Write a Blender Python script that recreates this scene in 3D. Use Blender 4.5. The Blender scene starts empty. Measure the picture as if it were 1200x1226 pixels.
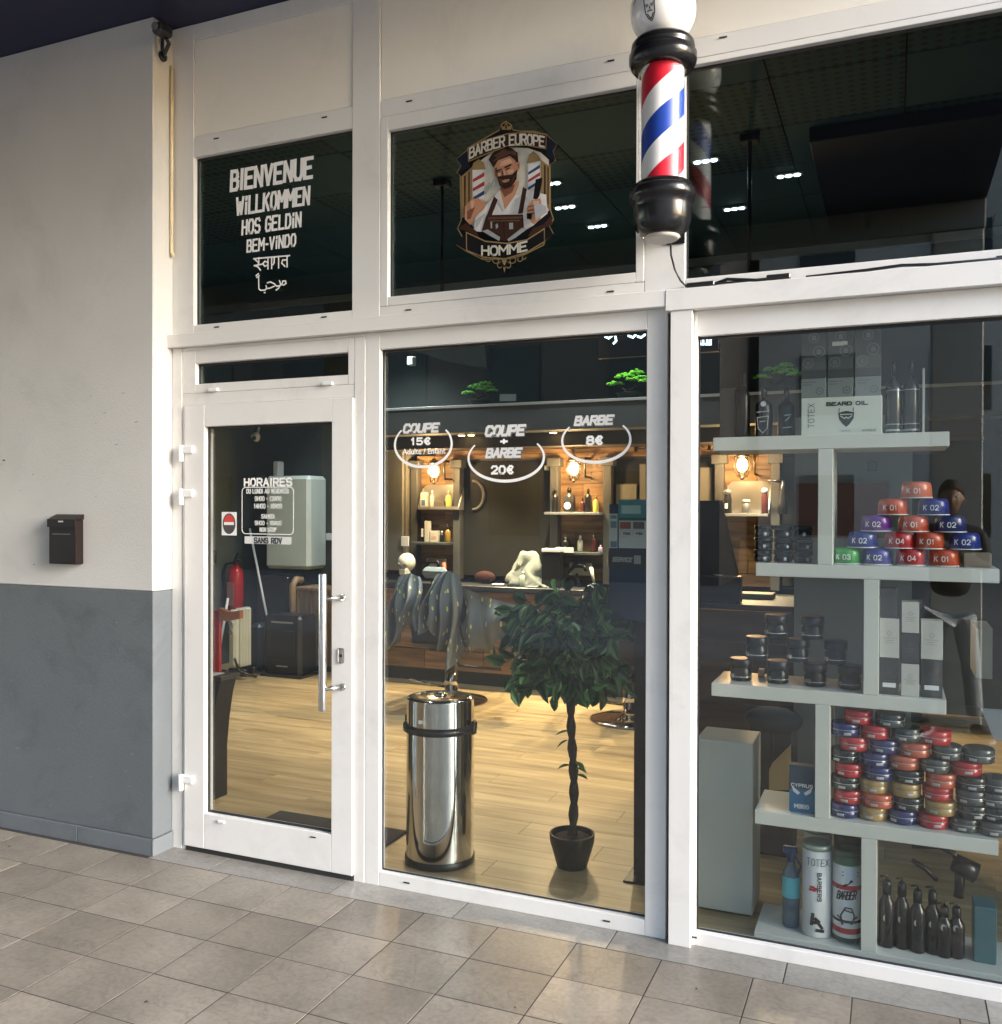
import bpy, bmesh, math, random
from mathutils import Vector, Matrix
random.seed(7)
R = math.radians
S = bpy.context.scene
COL = S.collection
# ------------------------------------------------------------------ camera
FPX, YAW, PITCH, ROLL = 1103.3913, -0.402652, -0.0057928, 0.0027182
CAM = Vector((0, -3.3441, 1.5898))
FW = Vector((-0.39185733, 0.92000776, -0.00579271))
RT = Vector((0.92001363, 0.39187695, 0.00271815))
UP = Vector((-0.00477075, 0.00426425, 0.99997953))
cd = bpy.data.cameras.new('camera'); cam = bpy.data.objects.new('camera', cd); COL.objects.link(cam)
cd.sensor_fit = 'HORIZONTAL'; cd.sensor_width = 36; cd.lens = FPX / 1200 * 36
cd.clip_start = 0.005; cd.clip_end = 900
cam.matrix_world = Matrix(((RT.x, UP.x, -FW.x, CAM.x), (RT.y, UP.y, -FW.y, CAM.y), (RT.z, UP.z, -FW.z, CAM.z), (0, 0, 0, 1)))
S.camera = cam
# ------------------------------------------------------------------ sky, sun, exposure
SUN_EL, SUN_DIR = 19, Vector((0.97, -0.12, 0.0))
w = bpy.data.worlds.new('World'); S.world = w; w.use_nodes = True
nt = w.node_tree; bg = nt.nodes['Background']
sky = nt.nodes.new('ShaderNodeTexSky'); sky.sky_type = 'NISHITA'; sky.sun_disc = False
sky.sun_elevation = R(SUN_EL); sky.sun_rotation = math.atan2(SUN_DIR.x, SUN_DIR.y)
sky.air_density = 1.0; sky.dust_density = 1.2; sky.ozone_density = 1.0
nt.links.new(sky.outputs[0], bg.inputs[0]); bg.inputs[1].default_value = 0.15
sl = bpy.data.lights.new('sun', 'SUN'); sl.energy = 1.5; sl.angle = R(30); sl.color = (1.0, 0.99, 0.98)
so = bpy.data.objects.new('sun', sl); COL.objects.link(so)
sd = (SUN_DIR.normalized() * math.cos(R(SUN_EL)) + Vector((0, 0, math.sin(R(SUN_EL)))))
so.rotation_euler = sd.to_track_quat('Z', 'Y').to_euler(); so.location = (8, -3, 6)
S.view_settings.view_transform = 'Standard'; S.view_settings.look = 'None'
S.view_settings.gamma = 1; S.view_settings.use_curve_mapping = False
S.view_settings.exposure = 2.5
cy = S.cycles
cy.use_denoising = True; cy.max_bounces = 8; cy.transparent_max_bounces = 24; cy.glossy_bounces = 4
cy.caustics_reflective = False; cy.caustics_refractive = False; cy.sample_clamp_indirect = 4

def lamp(name, kind, loc, energy, color=(1, 1, 1), size=.1, rot=None, spot=None):
    l = bpy.data.lights.new(name, kind); l.energy = energy; l.color = color
    if kind == 'AREA': l.size = size
    elif kind in ('POINT', 'SPOT'): l.shadow_soft_size = size
    if spot: l.spot_size = R(spot); l.spot_blend = .8
    o = bpy.data.objects.new(name, l); o.location = loc; COL.objects.link(o)
    if rot: o.rotation_euler = rot
    return o

# ------------------------------------------------------------------ measuring helpers (offline survey of the place)
def ray(x, y): return FW + RT * ((x - 600) / FPX) - UP * ((y - 613) / FPX)
def at(x, y, Y):
    d = ray(x, y); return CAM + d * ((Y - CAM.y) / d.y)
def atz(x, y, Z):
    d = ray(x, y); return CAM + d * ((Z - CAM.z) / d.z)

# ------------------------------------------------------------------ materials
MATS = {}
def mat(name, col, rough=.5, metal=0., var=.08, scale=6., bump=0., bscale=60., rnd=0., spec=.5, emit=None, es=1., aniso=None, coat=0.):
    if name in MATS: return MATS[name]
    m = bpy.data.materials.new(name); m.use_nodes = True; MATS[name] = m
    n = m.node_tree; L = n.links; p = n.nodes['Principled BSDF']
    p.inputs['Roughness'].default_value = rough; p.inputs['Metallic'].default_value = metal
    p.inputs['Specular IOR Level'].default_value = spec; p.inputs['Coat Weight'].default_value = coat
    tc = n.nodes.new('ShaderNodeTexCoord'); mp = n.nodes.new('ShaderNodeMapping'); L.new(tc.outputs['Object'], mp.inputs[0])
    if aniso: mp.inputs['Scale'].default_value = aniso
    no = n.nodes.new('ShaderNodeTexNoise'); no.inputs['Scale'].default_value = scale; no.inputs['Detail'].default_value = 6
    L.new(mp.outputs[0], no.inputs['Vector'])
    mr = n.nodes.new('ShaderNodeMapRange'); L.new(no.outputs[0], mr.inputs[0])
    mr.inputs[1].default_value = .25; mr.inputs[2].default_value = .75
    mr.inputs[3].default_value = 1 - var; mr.inputs[4].default_value = 1 + var
    fac = mr.outputs[0]
    if rnd:
        oi = n.nodes.new('ShaderNodeObjectInfo'); m2 = n.nodes.new('ShaderNodeMapRange')
        L.new(oi.outputs['Random'], m2.inputs[0]); m2.inputs[3].default_value = 1 - rnd; m2.inputs[4].default_value = 1 + rnd
        mu = n.nodes.new('ShaderNodeMath'); mu.operation = 'MULTIPLY'; L.new(fac, mu.inputs[0]); L.new(m2.outputs[0], mu.inputs[1]); fac = mu.outputs[0]
        ad = n.nodes.new('ShaderNodeVectorMath'); ad.operation = 'ADD'
        L.new(mp.outputs[0], ad.inputs[0]); cm = n.nodes.new('ShaderNodeCombineXYZ')
        m3 = n.nodes.new('ShaderNodeMath'); m3.operation = 'MULTIPLY'; m3.inputs[1].default_value = 37.
        L.new(oi.outputs['Random'], m3.inputs[0]); L.new(m3.outputs[0], cm.inputs[0]); L.new(m3.outputs[0], cm.inputs[2])
        L.new(cm.outputs[0], ad.inputs[1]); L.new(ad.outputs[0], no.inputs['Vector'])
    vm = n.nodes.new('ShaderNodeVectorMath'); vm.operation = 'SCALE'; vm.inputs[0].default_value = col[:3]
    L.new(fac, vm.inputs['Scale']); L.new(vm.outputs[0], p.inputs['Base Color'])
    if bump:
        b = n.nodes.new('ShaderNodeBump'); b.inputs['Strength'].default_value = bump; b.inputs['Distance'].default_value = .004
        n2 = n.nodes.new('ShaderNodeTexNoise'); n2.inputs['Scale'].default_value = bscale; n2.inputs['Detail'].default_value = 4
        L.new(mp.outputs[0], n2.inputs['Vector']); L.new(n2.outputs[0], b.inputs['Height']); L.new(b.outputs[0], p.inputs['Normal'])
    if emit:
        p.inputs['Emission Color'].default_value = (*emit, 1); p.inputs['Emission Strength'].default_value = es
    return m

def nodes(m): return m.node_tree.nodes, m.node_tree.links, m.node_tree.nodes['Principled BSDF']

def glass_mat(name, tint=(.9, .93, .91), f0=.032):
    m = bpy.data.materials.new(name); m.use_nodes = True; n = m.node_tree; L = n.links
    for x in list(n.nodes): n.nodes.remove(x)
    out = n.nodes.new('ShaderNodeOutputMaterial'); mx = n.nodes.new('ShaderNodeMixShader')
    t = n.nodes.new('ShaderNodeBsdfTransparent'); t.inputs[0].default_value = (*tint, 1)
    g = n.nodes.new('ShaderNodeBsdfGlossy'); g.inputs['Roughness'].default_value = 0.0; g.inputs[0].default_value = (1, 1, 1, 1)
    ge = n.nodes.new('ShaderNodeNewGeometry'); d = n.nodes.new('ShaderNodeVectorMath'); d.operation = 'DOT_PRODUCT'
    L.new(ge.outputs['Incoming'], d.inputs[0]); L.new(ge.outputs['Normal'], d.inputs[1])
    def M(op, a, b=None):
        k = n.nodes.new('ShaderNodeMath'); k.operation = op
        for i, v in enumerate((a, b)):
            if v is None: continue
            if isinstance(v, (int, float)): k.inputs[i].default_value = v
            else: L.new(v, k.inputs[i])
        return k.outputs[0]
    c = M('ABSOLUTE', d.outputs['Value']); c = M('SUBTRACT', 1.0, c); c = M('POWER', c, 5.0)
    c = M('MULTIPLY', c, 1 - f0); c = M('ADD', c, f0)
    L.new(c, mx.inputs[0]); L.new(t.outputs[0], mx.inputs[1]); L.new(g.outputs[0], mx.inputs[2]); L.new(mx.outputs[0], out.inputs[0])
    MATS[name] = m; return m

frame_m = mat('white_aluminium', (.70, .69, .675), .38, var=.035, scale=2.5, bump=.04, bscale=180)
def grime(m, amt=.10, sc=2.2):
    N, L, p = nodes(m); n = N.new('ShaderNodeTexNoise'); n.inputs['Scale'].default_value = sc; n.inputs['Detail'].default_value = 10; n.inputs['Roughness'].default_value = .7; n.inputs['Distortion'].default_value = .6
    ge = N.new('ShaderNodeNewGeometry'); L.new(ge.outputs['Position'], n.inputs['Vector'])
    r = N.new('ShaderNodeMapRange'); r.inputs[1].default_value = .52; r.inputs[2].default_value = .74; r.inputs[3].default_value = 1; r.inputs[4].default_value = 1 - amt; L.new(n.outputs[0], r.inputs[0])
    src = p.inputs['Base Color'].links[0].from_socket; q = N.new('ShaderNodeVectorMath'); q.operation = 'SCALE'; L.new(src, q.inputs[0]); L.new(r.outputs[0], q.inputs['Scale']); L.new(q.outputs[0], p.inputs['Base Color'])
grime(frame_m, .16, 2.5)
door_m = mat('white_door_paint', (.70, .69, .68), .35, var=.03, scale=3)
panel_m = mat('beige_panel', (.80, .765, .70), .45, var=.03, scale=1.5)
grime(door_m, .10, 4); grime(panel_m, .10, 2)
seam_m = mat('dark_gasket', (.015, .015, .016), .5)
steel_m = mat('brushed_steel', (.62, .61, .59), .22, 1., var=.05, scale=30, aniso=(1, 1, .05))
chrome_m = mat('polished_chrome', (.75, .75, .74), .08, 1., var=.02)
blackp = mat('black_plastic', (.012, .012, .013), .3, var=.1)
blackgloss = mat('glossy_black', (.009, .009, .010), .22, var=.1, spec=.4)
whitep = mat('white_plastic', (.75, .76, .76), .35, var=.03)
vinyl_m = mat('white_vinyl', (.82, .82, .82), .5, var=.03)
glass_m = glass_mat('window_glass', (.90, .92, .91), .040)
glass_up = glass_mat('dark_tinted_glass', (.62, .70, .70), .036)
clear_m = glass_mat('clear_acrylic', (.96, .96, .96), .006)

def plaster(name, col, streak=.06):
    m = mat(name, col, .75, var=.075, scale=1.6, bump=.25, bscale=140)
    N, L, p = nodes(m)
    # small dirt specks and scuffs
    v = N.new('ShaderNodeTexNoise'); v.inputs['Scale'].default_value = 9; v.inputs['Detail'].default_value = 10; v.inputs['Roughness'].default_value = .75
    tc = N.new('ShaderNodeTexCoord'); L.new(tc.outputs['Object'], v.inputs['Vector'])
    r = N.new('ShaderNodeMapRange'); r.inputs[1].default_value = .66; r.inputs[2].default_value = .8; r.inputs[3].default_value = 1; r.inputs[4].default_value = 1 - streak * 4
    L.new(v.outputs[0], r.inputs[0])
    src = p.inputs['Base Color'].links[0].from_socket
    s = N.new('ShaderNodeVectorMath'); s.operation = 'SCALE'; L.new(src, s.inputs[0]); L.new(r.outputs[0], s.inputs['Scale'])
    L.new(s.outputs[0], p.inputs['Base Color']); return m
wall_up = plaster('cream_plaster', (.505, .50, .49))
wall_lo = plaster('grey_blue_paint', (.096, .110, .122), .05)
skirt_m = plaster('grey_skirting_tile', (.11, .125, .14), .05)
grime(wall_up, .13, 1.8); grime(wall_lo, .25, 3.5); grime(skirt_m, .3, 5)
soffit_m = mat('navy_soffit', (.012, .014, .045), .55, var=.12, scale=3, bump=.15, bscale=60)

def tile_mat(name, col):
    m = mat(name, col, .23, var=.2, scale=4, rnd=.13, bump=.03, bscale=25)
    N, L, p = nodes(m)
    oi = N.new('ShaderNodeObjectInfo'); tc = N.new('ShaderNodeTexCoord')
    ad = N.new('ShaderNodeVectorMath'); ad.operation = 'ADD'; ml = N.new('ShaderNodeVectorMath'); ml.operation = 'SCALE'; ml.inputs[0].default_value = (31, 17, 9)
    L.new(oi.outputs['Random'], ml.inputs['Scale']); L.new(tc.outputs['Object'], ad.inputs[0]); L.new(ml.outputs[0], ad.inputs[1])
    # veins
    n1 = N.new('ShaderNodeTexNoise'); n1.inputs['Scale'].default_value = 5; n1.inputs['Detail'].default_value = 9; n1.inputs['Distortion'].default_value = 1.4; L.new(ad.outputs[0], n1.inputs['Vector'])
    a = N.new('ShaderNodeMath'); a.operation = 'SUBTRACT'; a.inputs[1].default_value = .5; L.new(n1.outputs[0], a.inputs[0])
    b = N.new('ShaderNodeMath'); b.operation = 'ABSOLUTE'; L.new(a.outputs[0], b.inputs[0])
    c = N.new('ShaderNodeMapRange'); c.inputs[1].default_value = 0; c.inputs[2].default_value = .02; c.inputs[3].default_value = .80; c.inputs[4].default_value = 1; L.new(b.outputs[0], c.inputs[0])
    # pits
    n2 = N.new('ShaderNodeTexNoise'); n2.inputs['Scale'].default_value = 60; n2.inputs['Detail'].default_value = 5; L.new(ad.outputs[0], n2.inputs['Vector'])
    d = N.new('ShaderNodeMapRange'); d.inputs[1].default_value = .3; d.inputs[2].default_value = .7; d.inputs[3].default_value = .84; d.inputs[4].default_value = 1.12; L.new(n2.outputs[0], d.inputs[0])
    e = N.new('ShaderNodeMath'); e.operation = 'MULTIPLY'; L.new(c.outputs[0], e.inputs[0]); L.new(d.outputs[0], e.inputs[1])
    # grime patches
    n3 = N.new('ShaderNodeTexNoise'); n3.inputs['Scale'].default_value = 1.6; n3.inputs['Detail'].default_value = 7; L.new(ad.outputs[0], n3.inputs['Vector'])
    g = N.new('ShaderNodeMapRange'); g.inputs[1].default_value = .35; g.inputs[2].default_value = .7; g.inputs[3].default_value = 1.08; g.inputs[4].default_value = .82; L.new(n3.outputs[0], g.inputs[0])
    h = N.new('ShaderNodeMath'); h.operation = 'MULTIPLY'; L.new(e.outputs[0], h.inputs[0]); L.new(g.outputs[0], h.inputs[1])
    src = p.inputs['Base Color'].links[0].from_socket
    s = N.new('ShaderNodeVectorMath'); s.operation = 'SCALE'; L.new(src, s.inputs[0]); L.new(h.outputs[0], s.inputs['Scale']); L.new(s.outputs[0], p.inputs['Base Color'])
    rr = N.new('ShaderNodeMapRange'); rr.inputs[3].default_value = .2; rr.inputs[4].default_value = .5; L.new(n3.outputs[0], rr.inputs[0]); L.new(rr.outputs[0], p.inputs['Roughness'])
    return m
tile_m = tile_mat('stone_tile', (.205, .178, .146))
border_m = tile_mat('stone_border', (.235, .222, .20))

def wood_mat(name, c1, c2, axis=0, rough=.4, rnd=.12, k=14):
    m = bpy.data.materials.new(name); m.use_nodes = True; N, L, p = nodes(m); MATS[name] = m
    tc = N.new('ShaderNodeTexCoord'); mp = N.new('ShaderNodeMapping'); sc = [k, k, k]; sc[axis] = k * .09; mp.inputs['Scale'].default_value = sc
    oi = N.new('ShaderNodeObjectInfo'); ml = N.new('ShaderNodeVectorMath'); ml.operation = 'SCALE'; ml.inputs[0].default_value = (13, 29, 41); L.new(oi.outputs['Random'], ml.inputs['Scale'])
    L.new(tc.outputs['Object'], mp.inputs[0]); ad = N.new('ShaderNodeVectorMath'); ad.operation = 'ADD'; L.new(mp.outputs[0], ad.inputs[0]); L.new(ml.outputs[0], ad.inputs[1])
    n1 = N.new('ShaderNodeTexNoise'); n1.inputs['Scale'].default_value = 1; n1.inputs['Detail'].default_value = 8; n1.inputs['Distortion'].default_value = .8; L.new(ad.outputs[0], n1.inputs['Vector'])
    r = N.new('ShaderNodeValToRGB'); r.color_ramp.elements[0].position = .3; r.color_ramp.elements[1].position = .68
    r.color_ramp.elements[0].color = (*c1, 1); r.color_ramp.elements[1].color = (*c2, 1); L.new(n1.outputs[0], r.inputs[0])
    mr = N.new('ShaderNodeMapRange'); mr.inputs[3].default_value = 1 - rnd; mr.inputs[4].default_value = 1 + rnd; L.new(oi.outputs['Random'], mr.inputs[0])
    s = N.new('ShaderNodeVectorMath'); s.operation = 'SCALE'; L.new(r.outputs[0], s.inputs[0]); L.new(mr.outputs[0], s.inputs['Scale'])
    L.new(s.outputs[0], p.inputs['Base Color']); p.inputs['Roughness'].default_value = rough
    b = N.new('ShaderNodeBump'); b.inputs['Strength'].default_value = .08; L.new(n1.outputs[0], b.inputs['Height']); L.new(b.outputs[0], p.inputs['Normal'])
    return m
plank_m = wood_mat('oak_floor', (.27, .19, .095), (.52, .40, .22), 0, .33, .10)
clad_m = wood_mat('walnut_cladding', (.15, .085, .042), (.42, .26, .13), 0, .5, .22, 16)
cab_m = wood_mat('slatted_oak', (.16, .10, .055), (.36, .25, .14), 2, .5, .25, 16)
desk_m = wood_mat('dark_desk_wood', (.035, .022, .014), (.11, .07, .045), 0, .45, .12, 10)

# ------------------------------------------------------------------ mesh building
class MB:
    def __init__(s): s.bm = bmesh.new()
    def box(s, x0, x1, y0, y1, z0, z1, ch=0., rz=0., c=None):
        vs = [s.bm.verts.new((x, y, z)) for x in (x0, x1) for y in (y0, y1) for z in (z0, z1)]
        fs = []
        for q in ((0, 1, 3, 2), (4, 6, 7, 5), (0, 4, 5, 1), (2, 3, 7, 6), (0, 2, 6, 4), (1, 5, 7, 3)):
            fs.append(s.bm.faces.new([vs[i] for i in q]))
        if ch:
            es = {e for f in fs for e in f.edges}
            r = bmesh.ops.bevel(s.bm, geom=list(es), offset=ch, segments=1, affect='EDGES', profile=.5)
            vs = list({v for f in r['faces'] for v in f.verts} | {v for v in vs if v.is_valid})
        if rz:
            cc = Vector(c) if c else Vector(((x0 + x1) / 2, (y0 + y1) / 2, 0))
            bmesh.ops.rotate(s.bm, verts=vs, cent=cc, matrix=Matrix.Rotation(rz, 3, 'Z'))
        return s
    def prism(s, pts, d):   # pts: list of Vector (planar polygon), d: Vector extrusion
        a = [s.bm.verts.new(p) for p in pts]; b = [s.bm.verts.new(Vector(p) + Vector(d)) for p in pts]; n = len(a)
        try:
            s.bm.faces.new(a); s.bm.faces.new(b[::-1])
            for i in range(n): s.bm.faces.new((a[i], b[i], b[(i + 1) % n], a[(i + 1) % n]))
        except ValueError: pass
        return s
    def lathe(s, prof, c=(0, 0, 0), n=24, axis='Z', cap=True, smooth=True):
        rings = []
        for r, h in prof:
            ring = []
            for i in range(n):
                a = 2 * math.pi * i / n; x, y = r * math.cos(a), r * math.sin(a)
                v = (x, y, h) if axis == 'Z' else ((x, h, y) if axis == 'Y' else (h, x, y))
                ring.append(s.bm.verts.new(Vector(v) + Vector(c)))
            rings.append(ring)
        for a, b in zip(rings, rings[1:]):
            for i in range(n):
                f = s.bm.faces.new((a[i], a[(i + 1) % n], b[(i + 1) % n], b[i])); f.smooth = smooth
        if cap: s.bm.faces.new(rings[0][::-1]); s.bm.faces.new(rings[-1])
        return s
    def tube(s, pts, r, n=10, cap=True):
        pts = [Vector(p) for p in pts]; rs = r if isinstance(r, (list, tuple)) else [r] * len(pts); rings = []
        up = Vector((0, 0, 1)); d0 = (pts[1] - pts[0]).normalized()
        if abs(d0.dot(up)) > .95: up = Vector((1, 0, 0))
        u = d0.cross(up).normalized()
        for i, p in enumerate(pts):
            d = (pts[min(i + 1, len(pts) - 1)] - pts[max(i - 1, 0)]).normalized()
            u = (u - d * u.dot(d)).normalized(); v = d.cross(u)
            rings.append([s.bm.verts.new(p + (u * math.cos(2 * math.pi * k / n) + v * math.sin(2 * math.pi * k / n)) * rs[i]) for k in range(n)])
        for a, b in zip(rings, rings[1:]):
            for i in range(n):
                f = s.bm.faces.new((a[i], a[(i + 1) % n], b[(i + 1) % n], b[i])); f.smooth = True
        if cap: s.bm.faces.new(rings[0][::-1]); s.bm.faces.new(rings[-1])
        return s
    def ball(s, c, r, n=12, sc=(1, 1, 1)):
        g = bmesh.ops.create_uvsphere(s.bm, u_segments=n * 2, v_segments=n, radius=r)
        for v in g['verts']:
            v.co = Vector((v.co.x * sc[0], v.co.y * sc[1], v.co.z * sc[2])) + Vector(c)
            for f in v.link_faces: f.smooth = True
        return s
    def grid(s, fn, nu, nv, thick=0.):
        vv = [[s.bm.verts.new(fn(i / nu, j / nv)) for j in range(nv + 1)] for i in range(nu + 1)]
        fs = []
        for i in range(nu):
            for j in range(nv):
                f = s.bm.faces.new((vv[i][j], vv[i + 1][j], vv[i + 1][j + 1], vv[i][j + 1])); f.smooth = True; fs.append(f)
        if thick:
            s.bm.normal_update()
            bmesh.ops.solidify(s.bm, geom=fs, thickness=thick)
        return s
    def build(s, name, material, parent=None, origin=None, recalc=True, label=None):
        if recalc: bmesh.ops.recalc_face_normals(s.bm, faces=s.bm.faces)
        co = [v.co for v in s.bm.verts]
        if origin is None:
            origin = Vector(((min(c.x for c in co) + max(c.x for c in co)) / 2, (min(c.y for c in co) + max(c.y for c in co)) / 2, min(c.z for c in co)))
        origin = Vector(origin)
        for v in s.bm.verts: v.co -= origin
        me = bpy.data.meshes.new(name); s.bm.to_mesh(me); s.bm.free()
        for mm in (material if isinstance(material, (list, tuple)) else [material]): me.materials.append(mm)
        o = bpy.data.objects.new(name, me); COL.objects.link(o)
        place(o, origin, parent)
        if label: o['label'] = label
        return o
ORG = {}
def place(o, origin, parent):
    ORG[o] = Vector(origin)
    if parent: o.parent = parent; o.location = Vector(origin) - ORG[parent]
    else: o.location = origin
def tag(o, label, cat, group=None):
    o['label'] = label; o['category'] = cat
    if group: o['group'] = group
    return o
def thing(name, label, cat, loc=(0, 0, 0), group=None):
    o = bpy.data.objects.new(name, None); COL.objects.link(o); o.empty_display_size = .05; place(o, loc, None)
    return tag(o, label, cat, group)
def struct(o): o['kind'] = 'structure'; return o
def kids(o): return [c for c in bpy.data.objects if c.parent == o]
KID = {}
def dup(root, loc, label, group=None, rz=None, scale=None):
    r = root.copy(); COL.objects.link(r); r.location = loc; r['label'] = label; ORG[r] = Vector(loc)
    if group: r['group'] = group
    if rz is not None: r.rotation_euler = (0, 0, rz)
    if scale: r.scale = (scale,) * 3
    if root not in KID: KID[root] = [(c, list(c.children)) for c in root.children]
    for ch, gs in KID[root]:
        c = ch.copy(); COL.objects.link(c); c.parent = r
        for g in gs:
            d = g.copy(); COL.objects.link(d); d.parent = c
    return r
def B(name, m, parent, x0, x1, y0, y1, z0, z1, ch=.0015, label=None, rz=0, c=None):
    return MB().box(x0, x1, y0, y1, z0, z1, ch, rz, c).build(name, m, parent, label=label)

# ------------------------------------------------------------------ stroke lettering
G = {
'A': '0,0 .5,1 1,0;.2,.35 .8,.35', 'B': '0,0 0,1 .75,1 .9,.85 .9,.65 .7,.53 0,.53;.7,.53 1,.4 1,.15 .8,0 0,0', 'C': '1,.8 .8,1 .2,1 0,.8 0,.2 .2,0 .8,0 1,.2',
'D': '0,0 0,1 .7,1 1,.75 1,.25 .7,0 0,0', 'E': '1,1 0,1 0,0 1,0;0,.52 .8,.52', 'F': '1,1 0,1 0,0;0,.52 .8,.52', 'G': '1,.8 .8,1 .2,1 0,.8 0,.2 .2,0 .8,0 1,.2 1,.48 .6,.48',
'H': '0,0 0,1;1,0 1,1;0,.5 1,.5', 'I': '.5,0 .5,1', 'J': '1,1 1,.2 .8,0 .2,0 0,.2', 'K': '0,0 0,1;1,1 0,.45;.35,.6 1,0', 'L': '0,1 0,0 1,0', 'M': '0,0 0,1 .5,.4 1,1 1,0',
'N': '0,0 0,1 1,0 1,1', 'O': '.25,0 0,.25 0,.75 .25,1 .75,1 1,.75 1,.25 .75,0 .25,0', 'P': '0,0 0,1 .8,1 1,.85 1,.6 .8,.45 0,.45', 'R': '0,0 0,1 .8,1 1,.85 1,.6 .8,.48 0,.48;.5,.48 1,0',
'S': '1,.85 .8,1 .2,1 0,.85 0,.65 .2,.52 .8,.5 1,.35 1,.15 .8,0 .2,0 0,.15', 'T': '0,1 1,1;.5,1 .5,0', 'U': '0,1 0,.2 .2,0 .8,0 1,.2 1,1', 'V': '0,1 .5,0 1,1', 'W': '0,1 .25,0 .5,.7 .75,0 1,1',
'X': '0,0 1,1;0,1 1,0', 'Y': '0,1 .5,.5 1,1;.5,.5 .5,0', 'Z': '0,1 1,1 0,0 1,0',
'0': '.25,0 0,.25 0,.75 .25,1 .75,1 1,.75 1,.25 .75,0 .25,0', '1': '.1,.75 .55,1 .55,0', '2': '0,.8 .2,1 .8,1 1,.8 1,.6 0,0 1,0', '3': '0,.85 .2,1 .8,1 1,.8 .8,.53 .4,.53;.8,.53 1,.25 .8,0 .2,0 0,.15',
'4': '.75,0 .75,1 0,.3 1,.3', '5': '.95,1 .1,1 .05,.55 .7,.6 1,.4 1,.2 .75,0 .2,0 0,.12', '8': '.25,.53 .05,.7 .05,.85 .25,1 .75,1 .95,.85 .95,.7 .75,.53 .25,.53 0,.35 0,.15 .25,0 .75,0 1,.15 1,.35 .75,.53',
'9': '.05,.1 .3,0 .75,0 1,.3 1,.75 .75,1 .25,1 0,.8 0,.6 .25,.45 .75,.45 1,.6', '€': '1,.85 .8,1 .5,1 .25,.8 .25,.2 .5,0 .8,0 1,.15;0,.6 .8,.6;0,.4 .75,.4', '+': '.5,.2 .5,.8;.1,.5 .9,.5', '-': '.1,.45 .9,.45', '/': '0,0 1,1', '.': '.4,0 .6,0', 'i': '.5,0 .5,.62;.5,.85 .5,1'}
NARROW = {'I': .3, '1': .6, '.': .3, 'i': .3, ' ': .5, '/': .6, '-': .5, 'M': 1.25, 'W': 1.3, '+': .9}
def layout(text, adv=.28):
    x = 0; out = []
    for ch in text:
        wd = .62 * NARROW.get(ch, 1)
        if ch != ' ':
            for st in G[ch].split(';'):
                out.append([(x + float(p.split(',')[0]) * wd, float(p.split(',')[1])) for p in st.split()])
        x += wd + adv
    return out, x - adv
def strokes(mb, polys, fn, th, dirn=Vector((0, -1, 0)), thick=.0006, lift=0.):
    """polys in local units, fn maps (x, y) to world; each segment is a flat bar of width th (world)."""
    k = 0
    for pl in polys:
        P = [Vector(fn(*q)) for q in pl]
        for a, b in zip(P, P[1:]):
            d = b - a
            if d.length < 1e-6: continue
            d.normalize(); s = d.cross(dirn).normalized() * th / 2; e = d * th * .42
            o = dirn * (k % 7) * .00006 + dirn * lift
            mb.prism([a - e + s + o, b + e + s + o, b + e - s + o, a - e - s + o], dirn * thick); k += 1
def text_on(parent, text, x0, x1, yb, yt, Y, m, th=.2, shear=0., name='lettering', adv=.28, lift=0., wob=0., label=None):
    """flat lettering on an upright plane at depth Y, between image survey marks"""
    pl, W = layout(text, adv); xm = (x0 + x1) / 2
    a = at(x0, yb, Y).x; b = at(x1, yb, Y).x; zb = at(xm, yb, Y).z; zt = at(xm, yt, Y).z; H = zt - zb; t = th * H
    rr = random.Random(text)
    if wob: pl = [[(x + rr.uniform(-wob, wob), y + rr.uniform(-wob, wob)) for x, y in q] for q in pl]
    hw = (b - a - t); mb = MB()
    strokes(mb, pl, lambda x, y: (a + t / 2 + x / W * hw + shear * y * H, Y, zb + t / 2 + y * (H - t)), t, lift=lift)
    return mb.build(name, m, parent, recalc=False, label=label)
def font_mesh(text, size, m, parent, loc, name='lettering', offset=0., shear=0., align='CENTER', rot=None, rotz=0.):
    c = bpy.data.curves.new('t', 'FONT'); c.body = text; c.size = size; c.offset = offset; c.shear = shear; c.align_x = align; c.extrude = .0003; c.resolution_u = 3
    o = bpy.data.objects.new('t', c); COL.objects.link(o)
    bpy.context.view_layer.update(); me = bpy.data.meshes.new_from_object(o.evaluated_get(bpy.context.evaluated_depsgraph_get()))
    bpy.data.objects.remove(o); me.materials.clear(); me.materials.append(m)
    q = bpy.data.objects.new(name, me); COL.objects.link(q); me.transform(rot or (Matrix.Rotation(rotz, 4, 'Z') @ Matrix.Rotation(math.pi / 2, 4, 'X')))
    place(q, loc, parent); return q

# ================================================================== SETTING: ground, pavement, tiles
street = struct(MB().box(-250, 250, -300, 60, -.5, -.13).build('street', mat('street_paving', (.20, .195, .19), .85, var=.2, scale=1.5, bump=.3, bscale=30)))
pav = struct(MB().box(-16, 14, -6.2, .02, -.13, -.0009).build('pavement', mat('grout', (.03, .027, .024), .9, var=.15, scale=20)))
TX0, TP, RP = -2.9317, .3129, .26
g = .0023
tile_mesh = None
for i in range(-13, 15):
    for j in range(0, 11):
        x = TX0 + i * TP; y1 = -.152 - j * RP; dz = random.uniform(-.0006, .0006)
        if x > 1.7: continue
        if tile_mesh is None:
            o = MB().box(x + g, x + TP - g, y1 - RP + g, y1 - g, -.012, 0, .0005).build('tile', tile_m, pav); tile_mesh = o.data
        else:
            o = bpy.data.objects.new('tile', tile_mesh); COL.objects.link(o); place(o, (x + TP / 2, y1 - RP / 2, -.012 + dz), pav)
        o.rotation_euler = (random.uniform(-.0012, .0012), random.uniform(-.0012, .0012), 0)
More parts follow.
